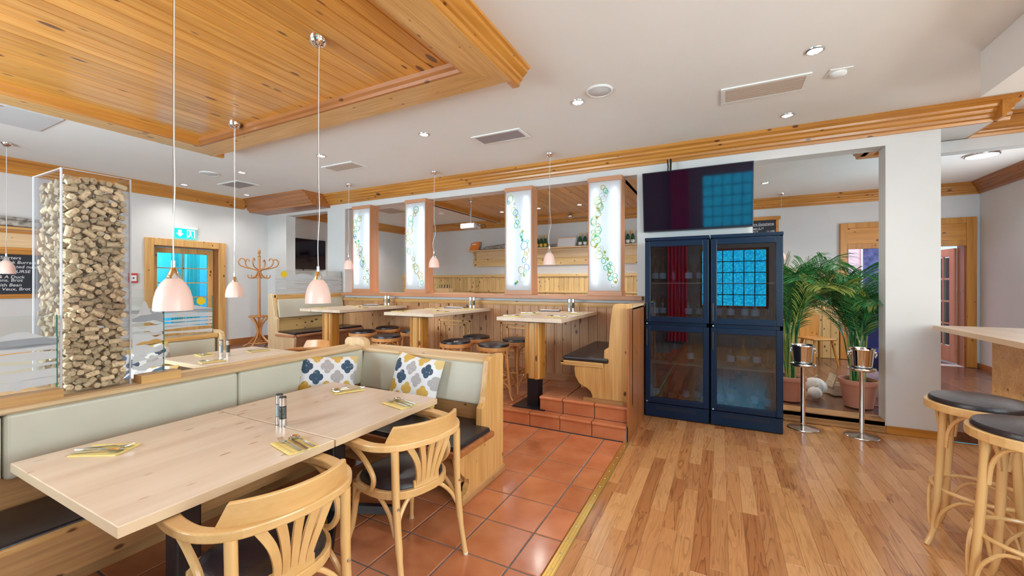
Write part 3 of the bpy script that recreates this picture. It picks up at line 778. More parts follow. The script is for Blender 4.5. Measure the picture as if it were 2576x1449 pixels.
# bench of the second booth (backrest faces +x)
b3 = thing('bench', 'cream padded bench under the striped glass screen near the exit door', 'bench', (-5.35, 1.9, 0))
L3 = (-5.35, 1.9, 0)
part(b3, L3, 'seat_box', M['pine']['y'], lambda b: b.box(-5.38, -4.96, .3, 2.75, .02, .41))
part(b3, L3, 'seat_pad', M['leather'], lambda b: b.box(-5.36, -4.94, .3, 2.74, .41, .455), bevel=.015)
part(b3, L3, 'back_pad', M['cream'], lambda b: b.box(-5.42, -5.32, .3, 2.72, .50, .865), bevel=.02, seg=3)
part(b3, L3, 'cap', M['pine']['y'], lambda b: b.box(-5.50, -5.31, .3, 2.74, .865, .915), bevel=.006)
part(b3, L3, 'end_panel', M['pinepale']['z'], lambda b: b.prism([(-5.56, 0), (-5.56, .95), (-5.37, .95), (-5.30, .93), (-5.27, .88), (-5.25, .70), (-5.2, .62), (-4.95, .44), (-4.95, 0)], 'y', 2.745, 2.80), bevel=.01)
b6 = thing('bench', 'low backless pine bench at the near side of the booth table', 'bench', (-4.2, 1.6, 0))
L6 = (-4.2, 1.6, 0)
part(b6, L6, 'seat_box', M['pine']['x'], lambda b: b.box(-4.9, -3.4, 1.42, 1.80, .0, .42))
part(b6, L6, 'seat_pad', M['leather'], lambda b: b.box(-4.9, -3.4, 1.41, 1.81, .42, .46), bevel=.015)
# bench at the high tables (backrest faces +x)
b4 = thing('bench', 'pine bench with cream back and dark seat beside the coat stand', 'bench', (-6.25, 4.7, .15))
L4 = (-6.25, 4.7, .15)
pan4 = [(-6.40, .15), (-6.40, 1.33), (-6.33, 1.345), (-6.30, 1.33), (-6.28, 1.25), (-6.22, .98), (-6.18, .95), (-6.18, .74), (-5.80, .72), (-5.76, .66), (-5.78, .5), (-5.86, .36), (-5.86, .15)]
part(b4, L4, 'end_panel', M['pinepale']['z'], lambda b: b.prism(pan4, 'y', 4.02, 4.07), bevel=.008)
part(b4, L4, 'seat_box', M['redwood']['y'], lambda b: b.box(-6.3, -5.88, 4.07, 5.35, .15, .70))
part(b4, L4, 'seat_edge', M['redwood']['y'], lambda b: b.box(-6.2, -5.74, 4.07, 5.34, .685, .72).box(-6.18, -5.74, 3.99, 4.03, .685, .72), bevel=.008)
part(b4, L4, 'seat_pad', M['leather'], lambda b: b.box(-6.22, -5.77, 4.04, 5.35, .715, .755), bevel=.015, seg=3)
part(b4, L4, 'back_board', M['dadoy']['y'], lambda b: b.box(-6.32, -6.26, 4.06, 5.34, .70, 1.33))
part(b4, L4, 'back_pad', M['cream'], lambda b: b.prism([(-6.27, .95), (-6.21, .96), (-6.25, 1.25), (-6.29, 1.26)], 'y', 4.09, 5.34), bevel=.012, seg=3)
part(b4, L4, 'cap', M['pine']['y'], lambda b: b.box(-6.36, -6.25, 4.06, 5.34, 1.27, 1.325), bevel=.006)
# bench on the step (backrest faces -x)
b5 = thing('bench', 'bare pine bench with scrolled end panel on the tiled step', 'bench', (-1.1, 4.7, .302))
L5 = (-1.1, 4.7, .302)
pan5 = [(-.768, .302), (-.768, 1.30), (-.90, 1.305), (-.945, 1.295), (-.965, 1.26), (-.985, 1.08), (-1.0, .86), (-1.045, .83), (-1.05, .70), (-1.34, .69), (-1.36, .62), (-1.35, .54), (-1.31, .47), (-1.28, .45), (-1.23, .43), (-1.19, .40), (-1.17, .36), (-1.17, .302)]
part(b5, L5, 'end_panel', M['pine']['z'], lambda b: b.prism(pan5, 'y', 4.10, 4.14), bevel=.006)
part(b5, L5, 'foot_board', M['oldwood']['x'], lambda b: b.box(-1.25, -.79, 4.06, 4.10, .302, .335))
part(b5, L5, 'side_panel', M['pinedk']['z'], lambda b: b.box(-.788, -.768, 3.95, 4.80, 0, 1.26))
part(b5, L5, 'cap', M['pinepale']['y'], lambda b: b.box(-.93, -.768, 4.14, 5.33, 1.24, 1.275), bevel=.004)
part(b5, L5, 'back_board', M['pine']['z'], lambda b: b.prism([(-.97, .70), (-.93, 1.25), (-.79, 1.25), (-.79, .70)], 'y', 4.14, 5.34))
part(b5, L5, 'seat_box', M['dado']['y'], lambda b: b.box(-1.30, -.80, 4.14, 5.33, .42, .69))
part(b5, L5, 'seat_edge', M['pine']['x'], lambda b: b.box(-1.50, -1.05, 4.065, 4.105, .675, .70).box(-1.49, -1.05, 4.075, 4.105, .65, .675).box(-1.50, -1.46, 4.065, 5.33, .66, .70), bevel=.005)
part(b5, L5, 'seat_pad', M['leather'], lambda b: b.box(-1.48, -1.0, 4.08, 5.32, .695, .745), bevel=.018, seg=3)

# --- dining tables
def ped(t, x, y, h):
    MB().prism([(x - .05, y - .05), (x + .05, y - .05), (x + .05, y + .05), (x - .05, y + .05)], 'z', .05, h).build('column', M['black'], t, bevel=.01)
    for a in (45, 135, 225, 315):
        c, s_ = math.cos(math.radians(a)), math.sin(math.radians(a))
        b = MB(); b.sweep([(x, y, .10), (x + c * .14, y + s_ * .14, .075), (x + c * .36, y + s_ * .36, .03)], lambda i: [(-.028, -.02), (.028, -.02), (.02, .025), (-.02, .025)])
        b.build('foot', M['black'], t)
    MB().box(x - .18, x + .18, y - .18, y + .18, h - .006, h).build('mount_plate', M['black'], t)
def dining(name, label, cx, cy, w, d, grp=None):
    t = thing(name, label, 'table', (cx, cy, 0), 0, grp)
    tp = MB().box(-w / 2, w / 2, -d / 2, d / 2, .712, .75).build('tabletop', M['table']['y'], t, bevel=.0025)
    e = MB(); o = .0006
    for q in ((-w / 2 - o, -w / 2 + o, -d / 2, d / 2), (w / 2 - o, w / 2 + o, -d / 2, d / 2), (-w / 2, w / 2, -d / 2 - o, -d / 2 + o), (-w / 2, w / 2, d / 2 - o, d / 2 + o)):
        e.box(*q, .7135, .7475)
    e.build('edge_band', M['edge'], tp)
    ped(t, 0, 0, .712)
    return t
dining('dining_table', 'maple topped dining table nearest to the camera', -2.150, .967, .99, .793, 'pair of joined dining tables')
dining('dining_table', 'maple topped dining table pushed against the near one, by the corner bench', -2.150, 1.769, .99, .793, 'pair of joined dining tables')
dining('dining_table', 'maple dining table in the booth behind the cork column', -4.47, 2.50, 1.06, .92)
def hightable(label, cx, w, px):
    t = thing('high_table', label, 'table', (cx, 4.67, .15), 0, 'high tables on the platform')
    tp = MB().box(-w / 2, w / 2, -.71, .66, .945, .985).build('tabletop', M['table']['y'], t, bevel=.0025)
    x = px - cx; y = -.47
    MB().box(x - .085, x + .085, y - .085, y + .085, .30, .93).build('post', M['pine']['z'], t, bevel=.012)
    b = MB()
    for s in (-1, 1):
        b.box(x + s * .05 - .012, x + s * .05 + .012, y - .097, y - .083, .30, .93).box(x + s * .091 - .007, x + s * .091 + .007, y - .06, y + .06, .30, .93)
    b.build('post_fillet', M['pineor']['z'], t, bevel=.003)
    MB().box(x - .065, x + .065, y - .065, y + .065, .008, .30).build('post_shoe', M['black'], t)
    MB().box(x - .19, x + .19, y - .19, y + .19, 0, .012).build('base_plate', M['black'], t)
    MB().box(-w / 2 + .1, w / 2 - .1, -.62, .5, .93, .945).build('mount_plate', M['black'], t)
    return t
hightable('maple high table beside the tiled step', -1.83, .76, -1.85)
hightable('maple high table in the middle of the platform', -3.48, .80, -3.50)
hightable('maple high table in front of the cream backed bench', -5.12, .84, -5.17)

# --- bentwood armchairs
def armchair(label, loc, rz, grp='bentwood armchairs', wd=None):
    wd = wd or M['beech']
    t = thing('armchair', label, 'chair', loc, rz, grp)
    rail = spline([(.265, .20, .685), (.282, .10, .688), (.283, -.02, .69), (.255, -.14, .692), (.17, -.225, .694), (0, -.26, .695), (-.17, -.225, .694), (-.255, -.14, .692), (-.283, -.02, .69), (-.282, .10, .688), (-.265, .20, .685)], 5)
    N = len(rail)
    def rs(i):
        k = min(i, N - 1 - i) / (N / 2); w = .034 - .012 * min(1, k * 1.6)
        return [(-w, -.017), (w, -.017), (w, .017), (-w, .017)]
    MB().sweep(rail, rs).build('arm_rail', wd['x'], t, bevel=.006)
    # crest board over the rear of the rail
    b = MB(); vs = []; n = 15
    for i in range(n):
        u = -1 + 2 * i / (n - 1); a = u * .90
        x = .272 * math.sin(a); y = -.262 * math.cos(a) + .002
        h = .705 + .095 * min(1.0, (1 - abs(u)) / .16 + .25) - .01 * u * u
        nx, ny = math.sin(a), -math.cos(a)
        for (dr, z) in ((.010, .70), (.030, h), (.012, h + .002), (-.010, .70)):
            vs.append((x + nx * dr, y + ny * dr, z))
    fs = []
    for i in range(n - 1):
        for k in range(4): fs.append((i * 4 + k, i * 4 + (k + 1) % 4, (i + 1) * 4 + (k + 1) % 4, (i + 1) * 4 + k))
    fs += [(0, 1, 2, 3), tuple((n - 1) * 4 + k for k in (3, 2, 1, 0))]
    b.add(vs, fs); b.build('crest', wd['x'], t, smooth=True, bevel=.004)
    # fanned splat
    for k in range(5):
        u = (k - 2) / 2
        x0, x1 = u * .058, u * .135; w0, w1 = .012, .017
        bow = abs(u) * .018
        pts = [(x0, -.198, .445), (x0 + (x1 - x0) * .25 - math.copysign(bow, u), -.214, .51), (x0 + (x1 - x0) * .6 - math.copysign(bow, u), -.232, .60), (x1, -.262 * math.cos(x1 / .272) + .004, .69)]
        pp = spline(pts, 4); n_ = len(pp)
        MB().sweep(pp, lambda i: [(-(w0 + (w1 - w0) * i / n_), -.006), ((w0 + (w1 - w0) * i / n_), -.006), ((w0 + (w1 - w0) * i / n_), .006), (-(w0 + (w1 - w0) * i / n_), .006)], up=(0, 1, 0)).build('splat', wd['z'], t)
    MB().sweep([(-.08, -.199, .452), (0, -.205, .452), (.08, -.199, .452)], [(-.007, -.03), (.007, -.03), (.007, .03), (-.007, .03)]).build('splat_foot', wd['x'], t)
    # seat
    ring = []
    for i in range(32):
        a = 2 * PI * i / 32; c, s_ = math.cos(a), math.sin(a)
        r = 1 / (abs(c) ** 2.6 + abs(s_) ** 2.6) ** (1 / 2.6)
        ring.append((.215 * r * c * (1 + .10 * s_), .205 * r * s_, .425))
    MB().sweep(ring, [(-.016, -.02), (.016, -.02), (.016, .02), (-.016, .02)], closed=True).build('seat_ring', wd['x'], t, bevel=.004)
    b = MB(); vs = []; fs = []; rows = [(.98, 0), (.985, .018), (.93, .036), (.75, .05), (.45, .058), (.15, .061)]
    for q, h in rows:
        for p in ring: vs.append((p[0] * q, p[1] * q, .435 + h))
    vs.append((0, 0, .496)); m = len(rows)
    for i in range(m - 1):
        for k in range(32): fs.append((i * 32 + k, i * 32 + (k + 1) % 32, (i + 1) * 32 + (k + 1) % 32, (i + 1) * 32 + k))
    for k in range(32): fs.append(((m - 1) * 32 + k, (m - 1) * 32 + (k + 1) % 32, m * 32))
    b.add(vs, fs); b.build('seat_pad', M['leather'], t, smooth=True)
    for s_ in (-1, 1):
        MB().tube(spline([(s_ * .205, -.285, 0), (s_ * .20, -.245, .2), (s_ * .20, -.222, .42), (s_ * .203, -.215, .68)], 4), [.015] * 4 + [.019] * 5 + [.02] * 4, 10).build('leg', wd['z'], t, smooth=True)
        MB().tube(spline([(s_ * .225, .235, 0), (s_ * .20, .20, .15), (s_ * .185, .185, .30), (s_ * .185, .18, .41)], 4), [.013] * 4 + [.017] * 4 + [.02] * 5, 10).build('leg', wd['z'], t, smooth=True)
        for (fx, fy) in ((.205, -.285), (.225, .235)):
            MB().lathe([(.0, 0), (.014, 0), (.015, .012), (0, .0125)], 10, (s_ * fx, fy, 0)).build('foot_glide', M['white'], t)
        MB().tube(spline([(s_ * .262, .175, .672), (s_ * .268, .08, .655), (s_ * .262, -.02, .615), (s_ * .25, -.085, .55), (s_ * .243, -.09, .50), (s_ * .236, -.05, .45), (s_ * .231, .03, .425), (s_ * .222, .12, .42)], 4), .0135, 8).build('arm_support', wd['y'], t, smooth=True)
        # bent braces under the seat
        MB().tube(spline([(s_ * .20, -.235, .25), (s_ * .17, -.205, .33), (s_ * .10, -.185, .40), (s_ * .03, -.185, .412)], 4), .011, 8).build('brace', wd['x'], t, smooth=True)
        MB().tube(spline([(s_ * .205, -.22, .26), (s_ * .20, -.17, .34), (s_ * .198, -.09, .395), (s_ * .20, -.03, .408)], 4), .011, 8).build('brace', wd['y'], t, smooth=True)
        MB().tube(spline([(s_ * .19, .195, .27), (s_ * .192, .15, .35), (s_ * .2, .08, .40), (s_ * .205, .03, .408)], 4), .011, 8).build('brace', wd['y'], t, smooth=True)
        MB().lathe([(0, 0), (.008, 0), (.006, .004), (0, .005)], 10, (0, 0, 0)).build('bolt', M['steel'], t, smooth=True).matrix_basis = Matrix.Translation((s_ * .20, -.2435, .40)) @ Matrix.Rotation(PI / 2, 4, 'X')
    return t
ch = armchair('pale beech bentwood armchair nearest to the camera', (-1.585, .99, 0), math.radians(82))
copy_tree(ch, 'pale beech bentwood armchair before the carved bench end', (-1.585, 1.77, 0), math.radians(77))
armchair('orange beech chair with its back to the high table posts', (-4.42, 3.2, 0), math.radians(180), 'chairs of the booth', M['beechor'])

# --- round stools
def stool(name, label, loc, rz, h, r, wd, grp):
    t = thing(name, label, 'stool', loc, rz, grp)
    n = 28
    ring = [(r * math.cos(2 * PI * i / n), r * math.sin(2 * PI * i / n), h - .045) for i in range(n)]
    MB().sweep(ring, [(-.014, -.022), (.014, -.022), (.014, .022), (-.014, .022)], closed=True).build('seat_ring', wd['x'], t, bevel=.004)
    MB().lathe([(r * .97, h - .03), (r * .985, h - .012), (r * .95, h + .004), (r * .7, h + .016), (r * .3, h + .022), (0, h + .023)], 28, cap=False).build('seat_pad', M['leather'], t, smooth=True)
    rt, rb = r * .84, r * 1.12
    for k in range(4):
        a = PI / 4 + k * PI / 2; c, s_ = math.cos(a), math.sin(a)
        def at(z, e=0):
            f = z / h; q = rb * 1.06 if z <= 0 else rb + (rt - rb) * min(1, f * 1.25)
            return (c * (q + e), s_ * (q + e), z)
        MB().tube(spline([at(0, .012), at(.12 * h), at(.45 * h), at(h - .06)], 5), [.0145] * 5 + [.0175] * 5 + [.019] * 6, 10).build('leg', wd['z'], t, smooth=True)
        a2 = a + PI / 2
        # upper bent brace between two legs (flattened arch)
        def pol(ang, q, z): return (math.cos(ang) * q, math.sin(ang) * q, z)
        for (sa, ea) in ((a + .09, a + PI / 4 - .05), (a2 - .09, a2 - PI / 4 + .05)):
            MB().tube(spline([pol(sa, rt * 1.02, h * .70 - .02), pol(sa + (ea - sa) * .12, rt * 1.0, h * .80), pol(sa + (ea - sa) * .5, rt * .96, h - .095), pol(ea, rt * .98, h - .07)], 4), .0095, 7).build('brace', wd['x'], t, smooth=True)
            MB().tube(spline([pol(sa, rb * .98, h * .13), pol(sa + (ea - sa) * .15, rb * .95, h * .24), pol(sa + (ea - sa) * .55, rb * .86, h * .335), pol(ea, rb * .80, h * .36)], 4), .0085, 7).build('lower_brace', wd['x'], t, smooth=True)
    q = rb + (rt - rb) * .45
    MB().tube([(q * .93 * math.cos(2 * PI * i / 24), q * .93 * math.sin(2 * PI * i / 24), h * .385) for i in range(24)], .0105, 8, closed=True).build('foot_ring', wd['x'], t, smooth=True)
    return t
pos = [(-4.75, 4.42, 'front', 'stool beside the cream backed bench, in front'), (-4.80, 4.98, '', 'stool beside the cream backed bench, by the wainscot'), (-4.03, 4.17, '', 'front stool next to the middle high table post'), (-4.10, 4.80, '', 'rear stool next to the middle high table post'),
       (-2.90, 4.17, '', 'front stool midway between two high tables'), (-2.91, 4.66, '', 'rear stool midway between two high tables'), (-2.36, 4.16, '', 'front stool next to the post at the step'), (-2.31, 4.66, '', 'rear stool next to the post at the step')]
s0 = None
for k, (x, y, _, lb) in enumerate(pos):
    lb = 'round beech ' + lb.replace('stool', 'stool with black pad', 1)
    if s0 is None: s0 = stool('stool', lb, (x, y, .15), .3, .65, .185, M['beechor'], 'round stools at the high tables')
    else: copy_tree(s0, lb, (x, y, .15), .3 + k * .37)
stool('bar_stool', 'pale bentwood bar stool under the far end of the bar', (1.315, 3.27, 0), 1.1, .84, .215, M['beech'], 'bar stools at the counter')
stool('bar_stool', 'pale bentwood bar stool nearest to the camera', (1.29, 2.745, 0), .95, .84, .215, M['beech'], 'bar stools at the counter')

# --- bar counter
bar = thing('bar_counter', 'maple topped bar counter with knotty pine body', 'counter', (2.3, 4.0, 0))
LB = (2.3, 4.0, 0)
part(bar, LB, 'countertop', M['table']['y'], lambda b: b.box(1.81, 2.9, 1.2, 5.30, 1.06, 1.105), bevel=.003)
part(bar, LB, 'edge_band', M['edge'], lambda b: b.box(1.8085, 1.8105, 1.2, 5.30, 1.063, 1.102).box(1.81, 2.9, 5.2995, 5.3012, 1.063, 1.102))
part(bar, LB, 'body', M['pine']['x'], lambda b: b.box(2.06, 2.75, 1.3, 4.95, 0, 1.06))
part(bar, LB, 'kick_board', M['pinedk']['y'], lambda b: b.box(2.04, 2.06, 1.3, 4.96, 0, .1))
# ================================================================== lamps
def pendant(label, x, y, ztop, zb, grp, wav=0):
    t = thing('pendant_lamp', label, 'lamp', (x, y, ztop), 0, grp)
    MB().lathe([(0, -.055), (.03, -.05), (.05, -.03), (.056, -.008), (.056, 0)], 24, cap=False).build('canopy', M['chrome'], t, smooth=True)
    zs = zb - ztop
    top = zs + .158
    MB().lathe([(.079, zs), (.0785, zs + .025), (.075, zs + .06), (.066, zs + .098), (.051, zs + .130), (.034, zs + .152), (.024, zs + .160), (.022, zs + .155), (.048, zs + .126), (.063, zs + .095), (.0715, zs + .06), (.075, zs + .025), (.0755, zs)], 32, cap=False).build('shade', M['shade'], t, smooth=True)
    h = MB().lathe([(.031, top - .002), (.012, top + .05), (.009, top + .052), (.009, top + .085), (0, top + .086)], 20, cap=False).build('holder', M['chrome'], t, smooth=True)
    pts = [(.012, 0, -.05), (.004, .002, -.3), (.006, 0, (top) * .55), (.012 + wav * .5, 0, top * .72), (.003 - wav, 0, top * .85), (.002, 0, top + .08)]
    MB().tube(spline(pts, 6), .0026, 6).build('cable', M['cable'], t)
    MB().tube([(-.006, 0, -.05), (-.003, 0, top + .08)], .0011, 5).build('suspension_wire', M['steel'], t)
    return t
pendant('opal pendant lamp over the near end of the joined dining tables', -2.385, 1.03, 3.125, 1.370, 'pendant lamps under the pine ceiling', .004)
pendant('opal pendant lamp over the far end of the joined dining tables', -2.375, 1.83, 3.125, 1.372, 'pendant lamps under the pine ceiling', .004)
pendant('opal pendant lamp over the booth table by the exit door', -4.38, 2.41, 3.125, 1.365, 'pendant lamps under the pine ceiling', .008)
pendant('opal pendant lamp in front of the chalkboard menu', -7.62, 1.61, 3.19, 1.62, 'pendant lamps under the white ceiling', .01)
for k, (x, y, lb) in enumerate(((-1.97, 4.93, 'beside the tiled step'), (-3.84, 4.95, 'in the middle of the platform'), (-5.61, 4.91, 'beside the cream backed bench'))):
    pendant('opal pendant lamp over the high table ' + lb, x, y, 3.19, 1.745, 'pendant lamps over the high tables', .02 + .01 * k)

# downlights: ring, lens and a spot each
def downlight(label, x, y, z=ZC, power=60, r=.045, col=(1.0, .95, .89)):
    t = thing('downlight', label, 'light', (x, y, z), 0, 'recessed ceiling spots')
    MB().lathe([(r * 1.35, 0), (r * 1.3, -.006), (r * 1.05, -.009), (r, -.004), (r, 0)], 20, cap=False).build('trim_ring', M['steel'], t, smooth=True)
    MB().lathe([(r, -.003), (r * .6, -.006), (0, -.007)], 16, cap=False).build('lens', M['spot'], t, smooth=True)
    if power:
        l = bpy.data.lights.new('spot_light', 'SPOT'); l.energy = power; l.color = col; l.spot_size = math.radians(135); l.spot_blend = .9; l.shadow_soft_size = .06
        o = bpy.data.objects.new('spot_light', l); COL.objects.link(o); o.parent = t; o.location = (0, 0, -.02)
for x, y, lb in ((-1.18, 3.66, 'beside the round loudspeaker'), (-2.98, 3.66, 'between two slotted vents, over the corner bench'), (-4.69, 3.66, 'behind the pendant cable, before the long vent'), (-6.46, 3.66, 'beside the square dark vent'),
                 (-8.12, 3.66, 'nearest to the exit sign'), (-8.0, 4.62, 'before the boxed cornice'), (.61, 3.63, 'beside the smoke detector'), (.60, 4.90, 'above the fridges, by the long cornice')):
    downlight('small lit ceiling spot ' + lb, x, y)
downlight('small lit ceiling spot behind the bar stools', .9, 1.0)
downlight('small lit ceiling spot above the photographer', -.3, .4)
for x, y, z, lb in ((-4.40, 8.13, 3.128, 'nearest to the projector'), (-3.49, 8.11, 3.128, 'in the middle of the back ceiling panel'), (-2.58, 8.12, 3.128, 'nearest to the mirror ball'), (-7.9, 7.8, ZC, 'beside the air conditioner cassette'), (.67, 8.02, ZC, 'beside the big television')):
    downlight('small lit spot in the back room ' + lb, x, y, z, 190)
for x, lb in ((-6.6, 'nearest to the niche'), (-4.6, 'behind the second lantern'), (-2.7, 'behind the third lantern'), (-.6, 'behind the television wall')):  # added spots out of sight above the lintel, brightening the back room
    downlight('added hidden fill spot close behind the partition lintel, ' + lb, x, 6.2, 3.128 if -5.1 < x < -1.25 else ZC, 230)
t = thing('downlight', 'large round flush light in the passage ceiling', 'light', (3.04, 7.53, ZC))
MB().lathe([(.17, 0), (.165, -.02), (.15, -.024), (.15, -.015)], 28, cap=False).build('trim_ring', M['steel'], t, smooth=True)
MB().lathe([(.15, -.012), (.1, -.022), (0, -.025)], 28, cap=False).build('lens', emit('lit_flush', (.9, .96, 1.0), 5), t, smooth=True)
l = bpy.data.lights.new('flush_light', 'SPOT'); l.energy = 90; l.color = (.9, .95, 1); l.spot_size = math.radians(150); l.spot_blend = .9; l.shadow_soft_size = .15
o = bpy.data.objects.new('flush_light', l); COL.objects.link(o); o.parent = t; o.location = (0, 0, -.04)

# other ceiling fittings
def vent(label, cx, cy, w, d, n, mat_, rz=0):
    t = thing('ceiling_vent', label, 'vent', (cx, cy, ZC), rz, 'slotted ceiling vents')
    b = MB(); f = .035
    for q in ((-w / 2 - f, w / 2 + f, -d / 2 - f, -d / 2), (-w / 2 - f, w / 2 + f, d / 2, d / 2 + f), (-w / 2 - f, -w / 2, -d / 2, d / 2), (w / 2, w / 2 + f, -d / 2, d / 2)): b.box(*q, -.012, 0)
    b.build('frame', M['white'], t, bevel=.003)
    MB().box(-w / 2, w / 2, -d / 2, d / 2, -.002, -.0005).build('backing', M['void'], t)
    for k in range(n):
        y = -d / 2 + d * (k + .5) / n; s = d / n * .42
        MB().prism([(y - s, -.004), (y + s * .6, -.013), (y + s, -.011), (y - s * .6, -.002)], 'x', -w / 2, w / 2).build('slat', mat_, t)
vent('slotted dark ceiling vent between the corner bench and the lanterns', -2.25, 4.12, .55, .22, 6, M['grille'])
vent('slotted ceiling vent above the fridges with slats coloured as lit', .33, 4.15, .58, .26, 7, M['grillelit'])
vent('slotted ceiling vent above the cream backed bench with slats coloured as lit', -4.83, 4.15, .55, .22, 5, M['grillelit'])
vent('slotted dark ceiling vent near the exit door', -7.3, 4.08, .5, .3, 6, M['grille'])
def loudspeaker(label, x, y, r):
    t = thing('ceiling_loudspeaker', label, 'loudspeaker', (x, y, ZC), 0, 'round ceiling loudspeakers')
    MB().lathe([(r, 0), (r, -.006), (r * .9, -.014), (r * .84, -.01), (r * .84, 0)], 28, cap=False).build('rim', M['white'], t, smooth=True)
    MB().lathe([(r * .85, -.008), (r * .5, -.02), (0, -.024)], 28, cap=False).build('grille', flat('speaker_grille', (.62, .63, .65), .6), t, smooth=True)
loudspeaker('round white ceiling loudspeaker beside the lit spot', -.94, 3.53, .115)
loudspeaker('round white ceiling loudspeaker near the exit sign', -6.96, 3.47, .13)
t = thing('smoke_detector', 'white smoke detector on a square plate beside the vent above the fridges', 'detector', (.84, 4.09, ZC), .1)
MB().box(-.075, .075, -.075, .075, -.008, 0).build('plate', M['white'], t, bevel=.003)
MB().lathe([(.055, -.008), (.055, -.022), (.04, -.034), (.02, -.038), (0, -.038)], 24, cap=False).build('sensor', M['white'], t, smooth=True)
t = thing('ceiling_hatch', 'flat grey hatch in the ceiling beside the pine panel', 'hatch', (-6.35, 1.35, ZC))
MB().box(-.35, .35, -.3, .3, -.012, 0).build('door_panel', flat('hatch_grey', (.62, .62, .63), .5), t, bevel=.004)
MB().box(.30, .33, -.24, -.1, -.016, -.012).build('latch', M['redwood']['y'], t)
t = thing('air_conditioner', 'white square ceiling cassette behind the first lantern', 'air conditioner', (-6.6, 6.95, ZC))
MB().prism([(-.42, -.05), (.42, -.05), (.45, 0), (-.45, 0)], 'y', -.45, .45).build('cover', M['white'], t, bevel=.01)
MB().box(-.25, .25, -.25, .25, -.058, -.05).build('intake_grille', M['grillelit'], t)
t = thing('smoke_detector', 'white smoke detector behind the first lantern gap', 'detector', (-5.9, 7.9, ZC))
MB().lathe([(.06, 0), (.06, -.03), (.04, -.05), (0, -.052)], 20, cap=False).build('sensor', M['white'], t, smooth=True)
tag(MB().lathe([(0, -.11), (.03, -.1), (.05, -.07), (.055, -.055), (.05, -.03), (.03, -.005), (0, 0)], 18, (-3.10, 9.05, 3.12)).build('mirror_ball', M['chrome'], smooth=True), 'small chrome ball fixed under the back ceiling panel', 'ball')
t = thing('pendant_lamp', 'opal pendant lamp hanging behind the wall of the big television', 'lamp', (1.02, 9.1, ZC))
MB().lathe([(0, -.055), (.03, -.05), (.05, -.03), (.056, 0)], 20, cap=False).build('canopy', M['chrome'], t, smooth=True)
MB().tube([(0, 0, -.05), (0, 0, -1.1)], .002, 5).build('cable', M['cable'], t)
MB().lathe([(.087, -1.24), (.085, -1.22), (.068, -1.155), (.03, -1.105), (.012, -1.10)], 24, cap=False).build('shade', M['shade'], t, smooth=True)
t = thing('projector', 'grey ceiling projector hanging behind the second lantern gap', 'projector', (-4.35, 6.75, 2.62))
MB().box(-.16, .16, -.12, .12, -.05, .05).build('body', flat('projector_grey', (.55, .56, .58), .4), t, bevel=.015)
MB().lathe([(.035, 0), (.04, .03), (.03, .035), (0, .03)], 16).build('lens', M['chrome'], t, smooth=True).matrix_basis = Matrix.Translation((.16, -.03, 0)) @ Matrix.Rotation(PI / 2, 4, 'Y')
MB().tube([(0, 0, .05), (0, 0, .51)], .02).lathe([(.06, .48), (.06, .51)], 16).build('mount', M['steel'], t)
MB().tube(spline([(.17, .05, .0), (.28, .06, .03), (.30, .06, -.02), (.2, .06, -.03)], 4), .006).build('cable', M['black'], t)

# ================================================================== light lanterns
def lantern(label, x0, x1, rings, seed):
    r = random.Random(seed)
    t = thing('light_lantern', label, 'lantern', ((x0 + x1) / 2, 5.44, 1.343), 0, 'light lanterns on the ledge')
    w = (x1 - x0) / 2 + .014; H = 2.9 - 1.343; d0, d1 = -.14, .06
    for s in (-1, 1): MB().box(min(s * w, s * (w - .012)), max(s * w, s * (w - .012)), d0, d1, .06, H - .06).build('side_board', M['redwood']['z'], t)
    MB().box(-w - .006, w + .006, d0 - .010, d1 + .012, 0, .065).build('bottom_board', M['redwood']['x'], t, bevel=.004)
    MB().box(-w - .006, w + .006, d0 - .010, d1 + .012, H - .06, H).build('top_board', M['redwood']['x'], t, bevel=.004)
    iw = w - .012
    MB().box(-iw, iw, d1 - .015, d1 - .005, .065, H - .06).build('back_pane', M['white'], t)
    MB().box(-iw, iw, d0 + .004, d0 + .010, .065, H - .06).build('front_pane', M['lampface'], t)
    for s in (-1, 1):
        MB().tube([(s * iw * .62, d0 + .05, .15), (s * iw * .62, d0 + .05, H - .15)], .014, 10).build('fluorescent_tube', M['tubes'], t, smooth=True)
    # glass rings on the pane, in a meander
    n = rings; ph = r.random() * 6
    for k in range(n):
        z = .13 + (H - .26) * (k + r.random() * .8) / n
        cx = iw * .62 * math.sin(ph + z * 3.6) + r.uniform(-.05, .05); cx = max(-iw + .035, min(iw - .035, cx))
        R0 = r.choice((.014, .02, .028, .036, .044, .05)); e = r.uniform(1.0, 1.45); tw = r.uniform(-.5, .5)
        c = r.choice(('green', 'green', 'lime', 'clear', 'teal', 'blue', 'lime', 'clear', 'amber')) if seed < 3 else r.choice(('green', 'lime', 'lime', 'clear', 'clear', 'green', 'amber'))
        pts = [(cx + R0 * math.cos(a) * math.cos(tw) - R0 * e * math.sin(a) * math.sin(tw), d0 - .004, z + R0 * math.cos(a) * math.sin(tw) + R0 * e * math.sin(a) * math.cos(tw)) for a in [2 * PI * i / 18 for i in range(18)]]
        b = MB(); b.tube(pts, .005, 5, closed=True)
        if R0 < .018: b.prism([(p[0], p[2]) for p in pts], 'y', d0 - .006, d0 - .003)
        b.build('glass_ring', M['ring_' + c], t, smooth=True)
    return t
lantern('light lantern with blue and green glass rings, nearest to the coat stand', -5.94, -5.53, 34, 1)
lantern('light lantern with lime glass rings, second from the coat stand', -4.70, -4.30, 28, 3)
lantern('light lantern with scattered blue glass rings, third from the coat stand', -2.80, -2.40, 30, 2)
lantern('light lantern with dense pale green rings, nearest to the fridges', -1.55, -1.14, 46, 4)

